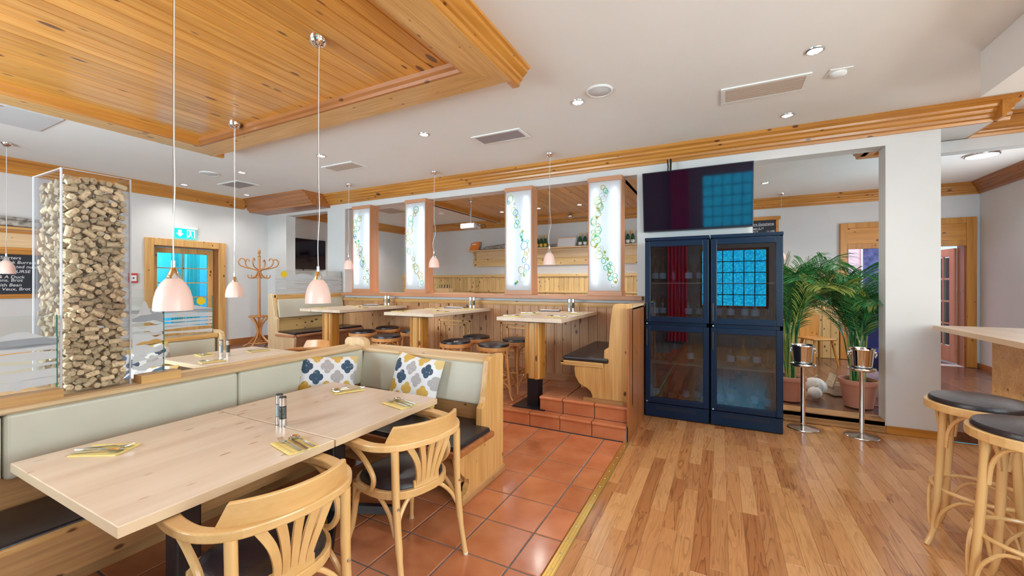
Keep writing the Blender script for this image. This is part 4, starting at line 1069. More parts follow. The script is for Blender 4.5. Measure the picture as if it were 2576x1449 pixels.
# ================================================================== televisions
t = thing('television', 'large flat television on the wall above the fridges', 'television', (-.262, 5.27, 2.50))
tv = MB().box(-.593, .593, -.02, .03, -.36, .36).build('case', M['black'], t, bevel=.006)
MB().box(-.583, .583, -.0215, -.019, -.345, .35).build('screen', M['screen'], t)
MB().box(-.15, .15, .03, .10, -.15, .15).build('wall_mount', M['black'], t)
MB().tube([(-.30, .02, .36), (-.30, .06, .42), (-.31, .09, .5)], .008).tube([(-.27, .02, .36), (-.27, .07, .5)], .012).build('cables', M['black'], t)
t.rotation_euler = (math.radians(8.5), 0, 0)
t = thing('television', 'smaller flat television seen in the niche beside the coat stand', 'television', (-8.57, 6.32, 2.18))
MB().box(-.03, .03, -.52, .47, -.34, .36).build('case', M['black'], t, bevel=.006)
MB().box(.0295, .0315, -.51, .46, -.32, .35).build('screen', M['screen'], t)
MB().lathe([(.012, -.37), (.012, -.34)], 10, (0, -.1, 0)).build('sensor_foot', M['black'], t)

# ================================================================== bottles and fridges
def wine_profile(kind):
    if kind == 'champ': return [(0, 0), (.042, 0), (.044, .01), (.044, .14), (.036, .19), (.02, .235), (.0145, .27), (.0145, .31), (0, .312)]
    if kind == 'carafe': return [(0, 0), (.06, 0), (.068, .03), (.062, .10), (.04, .15), (.022, .19), (.018, .27), (.026, .30), (0, .3)]
    if kind == 'slim': return [(0, 0), (.032, 0), (.034, .01), (.033, .14), (.022, .20), (.014, .24), (.0135, .30), (0, .302)]
    return [(0, 0), (.036, 0), (.038, .01), (.038, .17), (.03, .205), (.015, .235), (.0135, .29), (.0145, .30), (0, .302)]
_bm = {}
def bottle(label, loc, kind, glass, lab=None, foil=None, grp='bottles in the fridges', h0=.045, h1=.11):
    key = (kind, glass)
    t = thing('bottle', label, 'bottle', loc, 0, grp)
    def shared(k, fn, m):
        if k not in _bm:
            me = fn().mesh(k[0]); me.materials.append(m)
            for p in me.polygons: p.use_smooth = True
            me.set_sharp_from_angle(angle=.7); _bm[k] = me
        return _bm[k]
    inst(shared(('glass', kind, glass), lambda: MB().lathe(wine_profile(kind), 18), M[glass]), 'glass_body', t, (0, 0, 0))
    r = wine_profile(kind)[3][0] + .0008
    if lab: inst(shared(('label', kind, lab, h0), lambda: MB().lathe([(r, h0), (r, h1)], 18, cap=False), M[lab]), 'label_paper', t, (0, 0, 0))
    if foil: inst(shared(('foil', kind, foil), lambda: MB().lathe([(.0215, .232), (.0155, .272), (.0155, .314), (0, .315)] if kind == 'champ' else [(.0145, .25), (.0155, .303), (0, .304)], 16), M[foil]), 'foil', t, (0, 0, 0))
    return t
def fridge(label, x0, x1):
    t = thing('glass_door_fridge', label, 'fridge', ((x0 + x1) / 2, 4.83, 0), 0, 'black glass door fridges side by side')
    w = (x1 - x0) / 2; D = .535; H = 2.02
    b = MB(); b.box(-w, -w + .03, .03, D, 0, H).box(w - .03, w, .03, D, 0, H).box(-w, w, D - .03, D, 0, H).box(-w, w, .03, D, H - .05, H).box(-w, w, .03, D, .0, .15).box(-w, w, .03, D, 1.02, 1.08)
    body = b.build('body', M['fridge'], t, bevel=.003)
    MB().box(-w + .03, w - .03, D - .034, D - .03, .15, 1.02).box(-w + .03, w - .03, D - .034, D - .03, 1.08, H - .05).build('inner_back', M['fridgein'], t)
    MB().box(-w, w, 0, .03, 1.985, H).build('head_strip', M['fridge'], t, bevel=.003)
    for nm, z0, z1, hz in (('upper_door', 1.075, 1.975, (1.10, 1.30)), ('lower_door', .165, 1.035, (.80, 1.0))):
        b = MB(); fw = .062
        for q in ((-w + .004, -w + fw, z0, z1), (w - fw, w - .004, z0, z1), (-w + fw, w - fw, z0, z0 + fw), (-w + fw, w - fw, z1 - fw, z1)): b.box(q[0], q[1], -.012, .028, q[2], q[3])
        d = b.build(nm, M['fridge'], t, bevel=.006)
        MB().box(-w + fw, w - fw, .004, .010, z0 + fw, z1 - fw).build('door_glass', M['glassf'], d)
        MB().box(-w + .012, -w + .034, -.028, -.012, *hz).build('handle', M['black'], d, bevel=.006)
        MB().box(-w + .018, -w + .034, -.0135, -.0115, z0 - .028 if nm == 'upper_door' else z0 + .004, z0 - .012 if nm == 'upper_door' else z0 + .018).build('lock', M['steel'], d)
    k = MB().box(-w + .004, w - .004, .0, .03, .01, .155).build('kick_panel', M['fridge'], t, bevel=.003)
    g = MB()
    for i in range(26):
        for j in range(3): g.box(-w + .12 + i * .016, -w + .131 + i * .016, -.0015, .001, .095 + j * .014, .102 + j * .014)
    g.build('grille_slots', M['void'], k)
    for i, z in enumerate((1.50, 1.10, .60, .165)):
        b = MB()
        for j in range(7): b.box(-w + .035, w - .035, .05 + j * .063, .05 + j * .063 + .05, z, z + .014)
        b.build('shelf', M['crate']['x'], t)
    return t
fridge('black glass door fridge beside the bench on the step', -.765, -.103)
fridge('black glass door fridge beside the potted palms', -.093, .560)
SH = {'a': 1.515, 'b': 1.115, 'c': .615, 'd': .18}
names = {'a': 'top shelf', 'b': 'upper floor', 'c': 'middle shelf', 'd': 'bottom floor'}
fr = {0: 'fridge by the bench', 1: 'fridge by the palms'}
spec = {(0, 'a'): [(-.68, 'wine', 'winedark', 'labelw', None), (-.60, 'wine', 'winedark', 'labelw', 'labelr'), (-.48, 'slim', 'wineclear', None, None), (-.32, 'wine', 'winedark', 'labelw', None), (-.20, 'wine', 'winedark', 'labelw', None)],
        (0, 'b'): [(-.68, 'wine', 'wineclear', 'labelw', None), (-.60, 'wine', 'winedark', 'labelw', 'labelr'), (-.44, 'slim', 'wineclear', None, None), (-.32, 'wine', 'winedark', 'labelw', None), (-.21, 'wine', 'winedark', 'labelw', None)],
        (0, 'c'): [(-.68, 'wine', 'winedark', None, None), (-.58, 'wine', 'winedark', None, None), (-.47, 'slim', 'wineclear', None, None), (-.30, 'wine', 'winedark', 'labelw', None)],
        (0, 'd'): [(-.67, 'wine', 'winedark', 'labelw', None), (-.57, 'slim', 'wineclear', None, None), (-.46, 'slim', 'wineclear', None, None), (-.35, 'wine', 'wineclear', 'labelw', None), (-.23, 'wine', 'wineclear', 'labelw', None)],
        (1, 'b'): [(-.02, 'wine', 'winedark', 'labelw', None), (.10, 'wine', 'winedark', 'labelw', None), (.24, 'wine', 'wineclear', 'labelw', None), (.33, 'wine', 'wineclear', 'labelw', None), (.46, 'slim', 'wineclear', None, None)],
        (1, 'c'): [(.10, 'wine', 'wineclear', 'labelw', None), (.22, 'carafe', 'amber', 'labelw', None), (.35, 'wine', 'winedark', 'labelw', None), (.45, 'wine', 'winedark', None, 'labelr')],
        (1, 'd'): [(.0, 'wine', 'wineclear', 'labelw', None), (.10, 'wine', 'wineclear', 'labelw', None), (.33, 'slim', 'wineclear', 'labelw', None), (.45, 'wine', 'wineclear', 'labelw', None)]}
ordw = ('first', 'second', 'third', 'fourth', 'fifth')
gl = {'winedark': 'dark glass', 'wineclear': 'clear glass', 'amber': 'amber'}
for (f, s), lst in spec.items():
    for i, (x, kd, g, la, fo) in enumerate(lst):
        y = 5.02 + ((i * 7) % 3) * .03
        nm = 'round carafe' if kd == 'carafe' else 'slim bottle' if kd == 'slim' else 'bottle'
        bottle(f'{gl[g]} {nm} {ordw[i]} from handle side, {names[s]} of the {fr[f]}', (x, y, SH[s]), kd, g, la, fo)
# ================================================================== table settings
_cm = {}
def shared_mesh(key, fn, m, smooth=False):
    if key not in _cm:
        me = fn().mesh(key); me.materials.append(m)
        if smooth:
            for p in me.polygons: p.use_smooth = True
            me.set_sharp_from_angle(angle=.8)
        _cm[key] = me
    return _cm[key]
def napkin_mesh():
    b = MB(); b.box(-.10, .10, -.058, .058, 0, .003).box(-.098, .097, -.054, .058, .003, .006)
    b.prism([(-.058 + .012 * math.cos(a) - .004, .0045 + .0045 * math.sin(a)) for a in [2 * PI * i / 10 for i in range(10)]], 'x', -.098, .098)
    return b
def hand_part(b, x0, x1, w0, w1, t=.0022, z=.004):
    b.add([(x0, -w0, z), (x0, w0, z), (x1, w1, z), (x1, -w1, z), (x0, -w0, z + t), (x0, w0, z + t), (x1, w1, z + t), (x1, -w1, z + t)], [(0, 1, 2, 3), (7, 6, 5, 4), (0, 4, 5, 1), (1, 5, 6, 2), (2, 6, 7, 3), (3, 7, 4, 0)])
    return b
def fork_mesh():
    b = MB(); pts = spline([(.10, 0, .0035), (.05, 0, .006), (-.01, 0, .010), (-.04, 0, .007)], 4)
    b.sweep(pts, lambda i: [(-(.0065 - .0003 * i), -.001), ((.0065 - .0003 * i), -.001), ((.0065 - .0003 * i), .001), (-(.0065 - .0003 * i), .001)])
    hand_part(b, -.04, -.058, .004, .0115, .002, .006); hand_part(b, -.058, -.062, .0115, .0115, .002, .0055)
    for k in range(4):
        y = -.0097 + k * .00645
        b.sweep([(-.062, y, .0065), (-.085, y, .008), (-.102, y, .016)], [(-.0018, -.001), (.0018, -.001), (.0013, .001), (-.0013, .001)])
    return b
def spoon_mesh():
    b = MB(); pts = spline([(.10, 0, .0035), (.05, 0, .006), (-.01, 0, .011), (-.045, 0, .008)], 4)
    b.sweep(pts, lambda i: [(-(.0065 - .0003 * i), -.001), ((.0065 - .0003 * i), -.001), ((.0065 - .0003 * i), .001), (-(.0065 - .0003 * i), .001)])
    vs = []; fs = []
    for j, (q, dz) in enumerate(((1, .0), (.72, -.004), (.38, -.0065), (.02, -.0075))):
        for i in range(14):
            a = 2 * PI * i / 14; vs.append((-.072 + .030 * q * math.cos(a), .0195 * q * math.sin(a) * (1 - .12 * math.cos(a)), .0125 + dz))
    for j in range(3):
        for i in range(14): fs.append((j * 14 + i, j * 14 + (i + 1) % 14, (j + 1) * 14 + (i + 1) % 14, (j + 1) * 14 + i))
    b.add(vs, fs); return b
def knife_mesh():
    b = MB(); hand_part(b, .105, .0, .0065, .0055, .005, .003); hand_part(b, .0, -.105, .0075, .004, .0018, .004)
    return b
def setting(desc, x, y, z, ang, grp, far=False):
    R = Matrix.Rotation(ang, 4, 'Z')
    def put(me, nm, lb, cat, dx, dy, dz, da):
        o = bpy.data.objects.new(nm, me); COL.objects.link(o)
        v = R @ Vector((dx, dy, 0)); o.location = (x + v.x, y + v.y, z + dz); o.rotation_euler = (0, 0, ang + da)
        tag(o, lb, cat, grp)
    put(shared_mesh('napkin', napkin_mesh, M['napkin']), 'napkin', 'folded yellow napkin ' + desc, 'napkin', 0, 0, .0005, 0)
    put(shared_mesh('fork', fork_mesh, M['cutlery'], True), 'fork', 'steel fork ' + desc, 'fork', .0, -.026, .006, .04)
    put(shared_mesh('knife', knife_mesh, M['cutlery'], True), 'knife', 'steel knife ' + desc, 'knife', .012, .004, .006, -.03)
    put(shared_mesh('spoon', spoon_mesh, M['cutlery'], True), 'spoon', 'steel spoon ' + desc, 'spoon', .0, .032, .006, .06)
G1 = 'place settings on the joined dining tables'
setting('at the near table end, against the cream bench', -2.46, .80, .75, math.radians(-150), G1)
setting('between the two armchairs, by the table joint', -1.755, 1.235, .75, math.radians(-12), G1)
setting('at the far table end, before the corner cushion', -2.33, 2.03, .75, math.radians(62), G1)
setting('on the table corner by the farther armchair', -1.775, 1.955, .75, math.radians(-12), G1)
G2 = 'place settings on the booth table'
setting('on the booth table, by its cream bench', -4.84, 2.36, .75, math.radians(170), G2)
setting('on the booth table, nearest to the glass screen', -4.36, 2.20, .75, math.radians(75), G2)
setting('on the booth table, towards the coat stand', -4.60, 2.78, .75, math.radians(80), G2)
G3 = 'place settings on the high tables'
for tn, lst in (('the high table at the step', ((-2.08, 4.10, 180), (-2.08, 4.56, 180), (-1.59, 4.20, 0), (-1.59, 4.80, 0))),
                ('the middle high table', ((-3.74, 4.10, 180), (-3.74, 4.80, 180), (-3.22, 4.30, 0), (-3.22, 4.95, 0))),
                ('the high table by the cream bench', ((-5.40, 4.20, 180), (-5.40, 4.80, 180), (-4.86, 4.50, 0), (-4.86, 4.98, 0)))):
    for (x, y, a), w in zip(lst, ('front, coat stand side', 'rear, coat stand side', 'front, fridge side', 'rear, fridge side')):
        setting(f'on {tn}, {w}', x, y, 1.135, math.radians(a), G3)
def mill(label, x, y, z, fill, grp, h=.135):
    t = thing('spice_mill', label, 'mill', (x, y, z), 0, grp)
    r = .0185
    MB().lathe([(0, 0), (r, 0), (r, h * .26), (0, h * .26)], 20).build('base', M['steel'], t, smooth=True)
    MB().lathe([(r * .92, h * .26), (r * .92, h * .70)], 20, cap=False).build('glass_body', M['glass'], t, smooth=True)
    MB().lathe([(0, h * .27), (r * .86, h * .27), (r * .86, h * .66), (0, h * .66)], 16).build('filling', M[fill], t, smooth=True)
    MB().lathe([(0, h * .70), (r * 1.02, h * .70), (r * 1.02, h * .97), (0, h * .97)], 20).build('head', M['steel'], t, smooth=True)
    MB().lathe([(0, h * .97), (r * .95, h * .97), (r * .9, h), (0, h)], 20).build('cap', M['black'], t, smooth=True)
mill('salt mill of glass and steel at the dining table joint', -2.105, 1.385, .75, 'salt', 'mills on the dining table', .16)
mill('pepper mill of glass and steel at the dining table joint', -2.055, 1.372, .75, 'pepper', 'mills on the dining table', .155)
mill('salt mill of glass and steel on the booth table', -4.60, 2.40, .75, 'salt', 'mills on the booth table', .17)
mill('pepper mill of glass and steel on the booth table', -4.53, 2.43, .75, 'pepper', 'mills on the booth table', .17)
for x, lb in ((-1.78, 'at the step'), (-3.33, 'in the middle'), (-5.02, 'by the cream bench')):
    mill('pair of mills standing as one steel mill on the high table ' + lb if False else 'salt mill on the high table ' + lb, x, 5.16, 1.135, 'salt', 'mills on the high tables', .17)
    mill('pepper mill on the high table ' + lb, x + .045, 5.19, 1.135, 'pepper', 'mills on the high tables', .17)
    t = thing('menu_folder', 'dark menu folder with white sheet on the high table ' + lb, 'menu', (x - .26, 5.13, 1.1352), .25, 'menu folders on the high tables')
    MB().box(-.14, .14, -.09, .09, 0, .012).build('cover', M['menu'], t, bevel=.003)
    MB().box(-.13, .13, -.08, .08, .012, .014).build('sheet', M['paper'], t)

# ================================================================== cushions
def cushion(label, loc, rot, w=.45, h=.45):
    key = f'cushion{w}'
    def fn():
        b = MB(); n = 14; vs = []; fs = []
        for s in (1, -1):
            for i in range(n + 1):
                for j in range(n + 1):
                    u, v = -1 + 2 * i / n, -1 + 2 * j / n
                    th = .075 * (max(0, 1 - u ** 4) * max(0, 1 - v ** 4)) ** .6
                    pin = 1 - .07 * (1 - abs(u)) * abs(v) ** 4; pin2 = 1 - .07 * (1 - abs(v)) * abs(u) ** 4
                    vs.append((u * w / 2 * pin2, v * h / 2 * pin, s * th))
        m = (n + 1) ** 2
        for s in (0, 1):
            for i in range(n):
                for j in range(n):
                    a = s * m + i * (n + 1) + j; q = (a, a + 1, a + n + 2, a + n + 1); fs.append(q if s == 0 else q[::-1])
        return b.add(vs, fs)
    me = shared_mesh(key, fn, M['cushion'], True)
    o = bpy.data.objects.new('cushion', me); COL.objects.link(o); o.location = loc; o.rotation_euler = rot
    return tag(o, label, 'cushion', 'printed cushions')
def face(yaw, tilt, roll=0):
    """euler so that the cushion's face (+z) points to heading yaw, leaning back by tilt"""
    m = Matrix.Rotation(yaw, 4, 'Z') @ Matrix.Rotation(PI / 2 - tilt, 4, 'X') @ Matrix.Rotation(roll, 4, 'Z')
    return m.to_euler()
cushion('printed cushion leaning in the bench corner', (-2.80, 2.24, .70), face(math.radians(62), .24, -.12))
cushion('printed cushion leaning on the pale back of the corner bench', (-2.19, 2.575, .685), face(math.radians(2), .24, -.10), .47, .47)
cushion('printed cushion leaning on the booth bench below the striped glass', (-5.13, 1.98, .655), face(math.radians(78), .3, .15))
cushion('printed cushion beside the end of the etched glass screen', (-4.30, 1.62, .62), face(math.radians(20), .75, .1))

# ================================================================== cork column
CX0, CX1, CY0, CY1, CZ0, CZ1 = -3.33, -2.945, .80, 1.07, .94, 2.085
cc = thing('cork_column', 'tall clear acrylic box for wine corks on the bench back', 'display box', ((CX0 + CX1) / 2, (CY0 + CY1) / 2, CZ0))
LC = ((CX0 + CX1) / 2, (CY0 + CY1) / 2, CZ0); tk = .006
for q in ((CX1 - tk, CX1, CY0 + tk, CY1 - tk), (CX0, CX0 + tk, CY0 + tk, CY1 - tk), (CX0, CX1, CY0, CY0 + tk), (CX0, CX1, CY1 - tk, CY1)):
    part(cc, LC, 'acrylic_panel', M['acryl'], lambda b: b.box(q[0], q[1], q[2], q[3], CZ0, CZ1))
M['acredge'] = frosted('acrylic_edge', (.86, .89, .98), .35, .5)
for (x, y) in ((CX1, CY0), (CX1, CY1), (CX0, CY0)):
    part(cc, LC, 'acrylic_edge', M['acredge'], lambda b: b.box(x - .006, x + .001, y - .0035, y + .0035, CZ0, CZ1))
part(cc, LC, 'acrylic_edge', M['acredge'], lambda b: b.box(CX0, CX1, CY0 - .001, CY0 + .006, CZ1 - .004, CZ1).box(CX1 - .006, CX1 + .001, CY0, CY1, CZ1 - .004, CZ1))
CL, CR = .055, .0142
def cork_mesh():
    return MB().lathe([(CR - .0015, -CL / 2), (CR, -CL / 2 + .0015), (CR, CL / 2 - .0015), (CR - .0015, CL / 2)], 12)
me_c = cork_mesh().mesh('cork'); me_c.materials.append(M['cork'])
for p in me_c.polygons: p.use_smooth = True
me_c.set_sharp_from_angle(angle=.7)
rc = random.Random(5)
def pack(w, h, target, tries, r):
    """random non-overlapping corks on a w x h face: (u, v, angle, endon)"""
    out = []; cells = []
    def pts(u, v, a, e):
        if e: return [(u, v)]
        c, s = math.cos(a), math.sin(a); return [(u + c * k * CL * .36, v + s * k * CL * .36) for k in (-1, -.5, 0, .5, 1)]
    for _ in range(tries):
        e = r.random() < .22; a = r.gauss(0, .55)
        m = CR + .002 if e else CL / 2 * abs(math.cos(a)) + CR * abs(math.sin(a)) + .001
        mv = CR + .002 if e else CL / 2 * abs(math.sin(a)) + CR * abs(math.cos(a)) + .001
        if m * 2 > w: continue
        u = r.uniform(m, w - m); v = r.uniform(mv, h - mv); P_ = pts(u, v, a, e)
        if any(abs(v - o[1]) < .05 and any((p[0] - q[0]) ** 2 + (p[1] - q[1]) ** 2 < (CR * 1.92) ** 2 for p in P_ for q in o[4]) for o in out): continue
        out.append((u, v, a, e, P_))
        if len(out) >= target: break
    return out
def cork_matrix(face_, u, v, a, e, dep):
    if face_ == 'front':      # plane x = const, u along y
        d = Vector((1, 0, 0)) if e else Vector((0, math.cos(a), math.sin(a)))
        c = Vector((CX1 - tk - dep, CY0 + tk + u, CZ0 + v))
    else:                     # plane y = const, u along x
        d = Vector((0, 1, 0)) if e else Vector((math.cos(a), 0, math.sin(a)))
        c = Vector((CX0 + tk + u, CY0 + tk + dep, CZ0 + v))
    if e: d = (d + Vector((rc.uniform(-.2, .2), rc.uniform(-.2, .2), rc.uniform(-.2, .2)))).normalized()
    q = Vector((0, 0, 1)).rotation_difference(d)
    return Matrix.Translation(c) @ q.to_matrix().to_4x4()
TOP = CZ1 - CZ0 - .02
front = pack(CY1 - CY0 - 2 * tk, TOP, 215, 26000, rc)
side = pack(CX1 - CX0 - 2 * tk - .05, TOP, 80, 600, rc)
for face_, lst in (('front', front), ('side', side)):
    for (u, v, a, e, _) in lst:
        o = bpy.data.objects.new('cork', me_c); COL.objects.link(o)
        dep = CL / 2 + .001 if e else CR + .001
        o.matrix_world = cork_matrix(face_, u, v, a, e, dep)
        tag(o, 'used wine cork piled in the clear acrylic column', 'cork', 'wine corks in the acrylic column')
fill = MB(); prof_c = [(CR - .001, -CL / 2), (CR, -CL / 2 + .002), (CR, CL / 2 - .002), (CR - .001, CL / 2)]
for layer in range(3):
    for face_, w_ in (('front', CY1 - CY0 - 2 * tk), ('side', CX1 - CX0 - 2 * tk - .05)):
        for (u, v, a, e, _) in pack(w_, TOP, 300, 5000, rc):
            if face_ == 'side' and layer == 0 and False: continue
            fill.M = cork_matrix(face_, u, v, a, e, .030 + .024 * layer + (.012 if e else 0)); fill.lathe(prof_c, 7)
fill.M = None
tag(fill.build('cork_filling', M['cork']), 'wine corks deeper inside the clear acrylic column', 'corks', 'wine corks in the acrylic column', 'stuff')

# ================================================================== etched glass screens
def etched_screen(label, axis, p, u0, u1, z0, z1, seed, sun=None, dots=0, block=None):
    r = random.Random(seed)
    t = thing('glass_screen', label, 'glass screen', ((p, (u0 + u1) / 2, z0) if axis == 'y' else ((u0 + u1) / 2, p, z0)), 0, 'etched glass screens on the bench backs')
    L = t.location.copy()
    def mk(name, m, fn):
        b = MB(); b.M = Matrix.Translation(-L); fn(b); return b.build(name, m, t)
    def slab(poly, e=.0035, th=.0008):
        return lambda b: b.prism(poly, 'x' if axis == 'y' else 'y', p + e, p + e + th)
    if axis == 'y': mk('pane', M['glass'], lambda b: b.box(p - .003, p + .003, u0, u1, z0, z1))
    mk('pane_edge', M['glassedge'], lambda b: b.box(p - .0045, p + .0045, u1 - .001, u1 + .0035, z0, z1))
    w = u1 - u0; h = z1 - z0
    # hills: one big outline and wavy bands below
    n = 24
    def wave(base, amp, ph, k): return [(u0 + w * i / n, base + amp * math.sin(ph + k * i / n) + amp * .4 * math.sin(2.3 * ph + 2.7 * k * i / n)) for i in range(n + 1)]
    z = z0 + h * .06; bands = []
    while z < z0 + h * .62:
        th = h * r.uniform(.05, .10); lo = wave(z, h * .018, r.random() * 6, r.uniform(3, 6)); hi = wave(z + th, h * .022, r.random() * 6, r.uniform(3, 6))
        bands.append((lo, hi)); z += th + h * r.uniform(.025, .05)
    for lo, hi in bands: mk('etched_band', M['etched'], slab(lo + hi[::-1]))
    ridge = [(u0 + w * i / n, z0 + h * (.66 + .20 * math.exp(-((i / n - .38) / .17) ** 2) + .14 * math.exp(-((i / n - .8) / .13) ** 2))) for i in range(n + 1)]
    base = wave(z0 + h * .60, h * .02, 1.2, 4)
    mk('etched_hills', M['etched'], slab(base + ridge[::-1]))
    if sun:
        su, sz, sr = sun
        mk('sun_disc', M['sunfoil'], slab([(su + sr * math.cos(2 * PI * i / 24), sz + sr * math.sin(2 * PI * i / 24)) for i in range(24)], .0045))
    for k in range(dots):
        du = u0 + w * (k + .6) / (dots + .4); dr = r.uniform(.014, .026); dz = z0 + h * (.035 + .02 * (k % 2))
        mk('etched_dot', M['etched'], slab([(du + dr * math.cos(2 * PI * i / 18), dz + .02 + dr * math.sin(2 * PI * i / 18)) for i in range(18)], .0048))
    if block:
        mk('wooden_foot', M['pine']['y'], lambda b: b.box(*block))
    return t
etched_screen('etched glass screen on a wooden foot, between cork column and pendant lamp', 'y', -2.955, 1.08, 1.225, .985, 1.47, 3, None, 0, (-2.99, -2.895, 1.10, 1.29, .938, .982))
etched_screen('etched glass screen with dots, before the chalkboard menu', 'y', -2.955, .18, .786, .985, 1.345, 9, None, 8, (-2.99, -2.885, .1, .792, .938, .982))
etched_screen('etched glass screen with yellow sun above the booth bench', 'y', -5.40, 1.35, 2.72, .915, 1.36, 5, (2.60, 1.30, .045))
etched_screen('etched glass screen with yellow sun beside the coat stand', 'y', -6.30, 4.08, 5.35, 1.328, 1.73, 12, (4.22, 1.655, .055))

# ================================================================== coat stand
t = thing('coat_stand', 'bentwood coat stand with curled hooks before the white corner', 'coat stand', (-7.86, 4.77, .31))
wd = M['beechor']
MB().tube([(0, 0, .02), (0, 0, .35), (0, 0, 1.25), (0, 0, 1.72)], [.028, .028, .024, .022], 12).build('pole', wd['z'], t, smooth=True)
MB().lathe([(.024, 1.70), (.03, 1.72), (.018, 1.735), (.014, 1.75), (.026, 1.775), (.028, 1.80), (.018, 1.835), (.006, 1.85), (0, 1.851)], 16).build('finial', wd['z'], t, smooth=True)
MB().lathe([(.03, 1.42), (.045, 1.43), (.045, 1.45), (.03, 1.46)], 16).build('collar', wd['z'], t, smooth=True)
for k in range(6):
    a = k * PI / 3 + .2; c, s = math.cos(a), math.sin(a)
    def H(q, z): return (c * q, s * q, z)
    MB().tube(spline([H(.02, 1.44), H(.10, 1.47), H(.20, 1.49), H(.30, 1.53), H(.335, 1.60), H(.30, 1.66), H(.25, 1.655), H(.235, 1.62)], 5), .0105, 8).build('hook', wd['x'], t, smooth=True)
    MB().tube(spline([H(.02, 1.42), H(.05, 1.36), H(.10, 1.31), H(.16, 1.30), H(.185, 1.33), H(.18, 1.36)], 5), .0095, 8).build('small_hook', wd['x'], t, smooth=True)
for k in range(4):
    a = k * PI / 2 + .5; c, s = math.cos(a), math.sin(a)
    MB().tube(spline([(c * .30, s * .30, 0), (c * .20, s * .20, .05), (c * .06, s * .06, .20), (c * .035, s * .035, .32), (c * .08, s * .08, .45), (c * .165, s * .165, .545), (c * .175, s * .175, .58)], 5), .015, 8).build('leg', wd['z'], t, smooth=True)
for q, z in ((.17, .57), (.165, .07)):
    MB().tube([(q * math.cos(2 * PI * i / 24), q * math.sin(2 * PI * i / 24), z) for i in range(24)], .013, 8, closed=True).build('ring', wd['x'], t, smooth=True)

# ================================================================== wall fittings on the exit wall
t = thing('exit_sign', 'green lit exit sign with arrow above the glazed door', 'sign', (-8.6, 3.885, 2.40))
MB().box(0, .06, -.18, .18, .085, .13).build('housing', M['white'], t, bevel=.004)
MB().box(.024, .034, -.165, .165, -.085, .085).build('sign_plate', M['exitg'], t, bevel=.002)
b = MB(); b.prism([(-.025 - .09, .06), (.025 - .09, .06), (.025 - .09, .0), (.055 - .09, .0), (-.09, -.06), (-.055 - .09, .0), (-.025 - .09, .0)], 'x', .034, .036)
b.build('arrow_mark', M['exitw'], t)
b = MB(); b.box(.034, .036, .02, .145, .055, .07).box(.034, .036, .13, .145, -.07, .07).box(.034, .036, .02, .032, -.07, .07)
b.prism([(.07 + .014 * math.cos(2 * PI * i / 12), .038 + .014 * math.sin(2 * PI * i / 12)) for i in range(12)], 'x', .034, .036)
b.prism([(.055, .02), (.09, .022), (.085, -.015), (.11, -.06), (.095, -.062), (.072, -.02), (.05, -.06), (.035, -.055), (.06, -.005)], 'x', .034, .036)
b.build('running_figure', M['exitw'], t)
t = thing('fire_alarm', 'red framed fire alarm button beside the exit door', 'alarm', (-8.6, 3.15, 1.595))
MB().box(0, .03, -.06, .06, -.08, .08).build('case', M['red'], t, bevel=.006)
MB().box(.03, .034, -.04, .04, -.05, .045).build('glass_plate', M['paper'], t)
MB().lathe([(.012, 0), (.012, .006), (0, .007)], 12).build('button', M['black'], t, smooth=True).matrix_basis = Matrix.Translation((.034, 0, 0)) @ Matrix.Rotation(PI / 2, 4, 'Y')
def text(parent, body, loc, rot, size, m):
    c = bpy.data.curves.new('chalk_writing', 'FONT'); c.body = body; c.size = size; c.extrude = .0005; c.shear = .15; c.materials.append(m)
    o = bpy.data.objects.new('chalk_writing', c); COL.objects.link(o)
    me = bpy.data.meshes.new_from_object(o.evaluated_get(bpy.context.evaluated_depsgraph_get()))
    bpy.data.objects.remove(o, do_unlink=True)
    me.materials.clear(); me.materials.append(m)
    o = bpy.data.objects.new('chalk_writing', me); COL.objects.link(o); o.parent = parent; o.location = loc; o.rotation_euler = rot
t = thing('chalkboard', 'pine framed chalkboard menu below the birch log shelf', 'chalkboard', (-8.6, 1.7, 1.63))
MB().box(0, .02, -.85, .62, -.27, .27).build('slate', M['slate'], t)
b = MB(); b.box(0, .03, -.92, .69, .27, .335).box(0, .03, -.92, .69, -.33, -.27).box(0, .03, -.92, -.85, -.27, .27).box(0, .03, .62, .69, -.27, .27); b.build('frame', M['pineor']['y'], t, bevel=.006)
RX = (PI / 2, 0, PI / 2)
for z, s in ((.205, 'The Starters'), (.145, 'Crab with Pink Burrata'), (.085, 'Pasta with roasted nuts'), (.02, 'MAIN COURSE'), (-.055, 'Ox & A Duck'), (-.10, 'Greens, Brot'), (-.165, 'Classic with Bean'), (-.22, 'Fritzchen Veux, Brot')):
    text(t, s, (.021, -.16 if len(s) > 14 else -.05, z), RX, .058, M['chalk'])
t = thing('wall_shelf', 'pine wall shelf with panelled front above the chalkboard menu', 'shelf', (-8.6, 1.6, 2.13))
MB().box(0, .17, -.9, .9, .10, .135).build('shelf_board', M['pine']['y'], t, bevel=.006)
MB().box(0, .03, -.88, .88, -.14, .10).build('back_panel', M['pinepale']['y'], t)
MB().box(.0, .045, -.88, .88, -.17, -.135).box(0, .05, -.88, .88, .06, .09).build('rail', M['pineor']['y'], t, bevel=.004)
def log(label, pts, r, grp):
    return tag(MB().tube(spline(pts, 4), r, 9).build('birch_log', M['birch'], smooth=True), label, 'log', grp)
log('thick birch log lying on the shelf above the chalkboard menu', [(-8.52, .95, 2.318), (-8.50, 1.5, 2.325), (-8.52, 2.1, 2.315), (-8.51, 2.45, 2.31)], .045, 'birch logs on the shelves')
log('thin birch branch lying on the log above the chalkboard menu', [(-8.54, .9, 2.38), (-8.50, 1.55, 2.392), (-8.53, 2.2, 2.375)], .018, 'birch logs on the shelves')

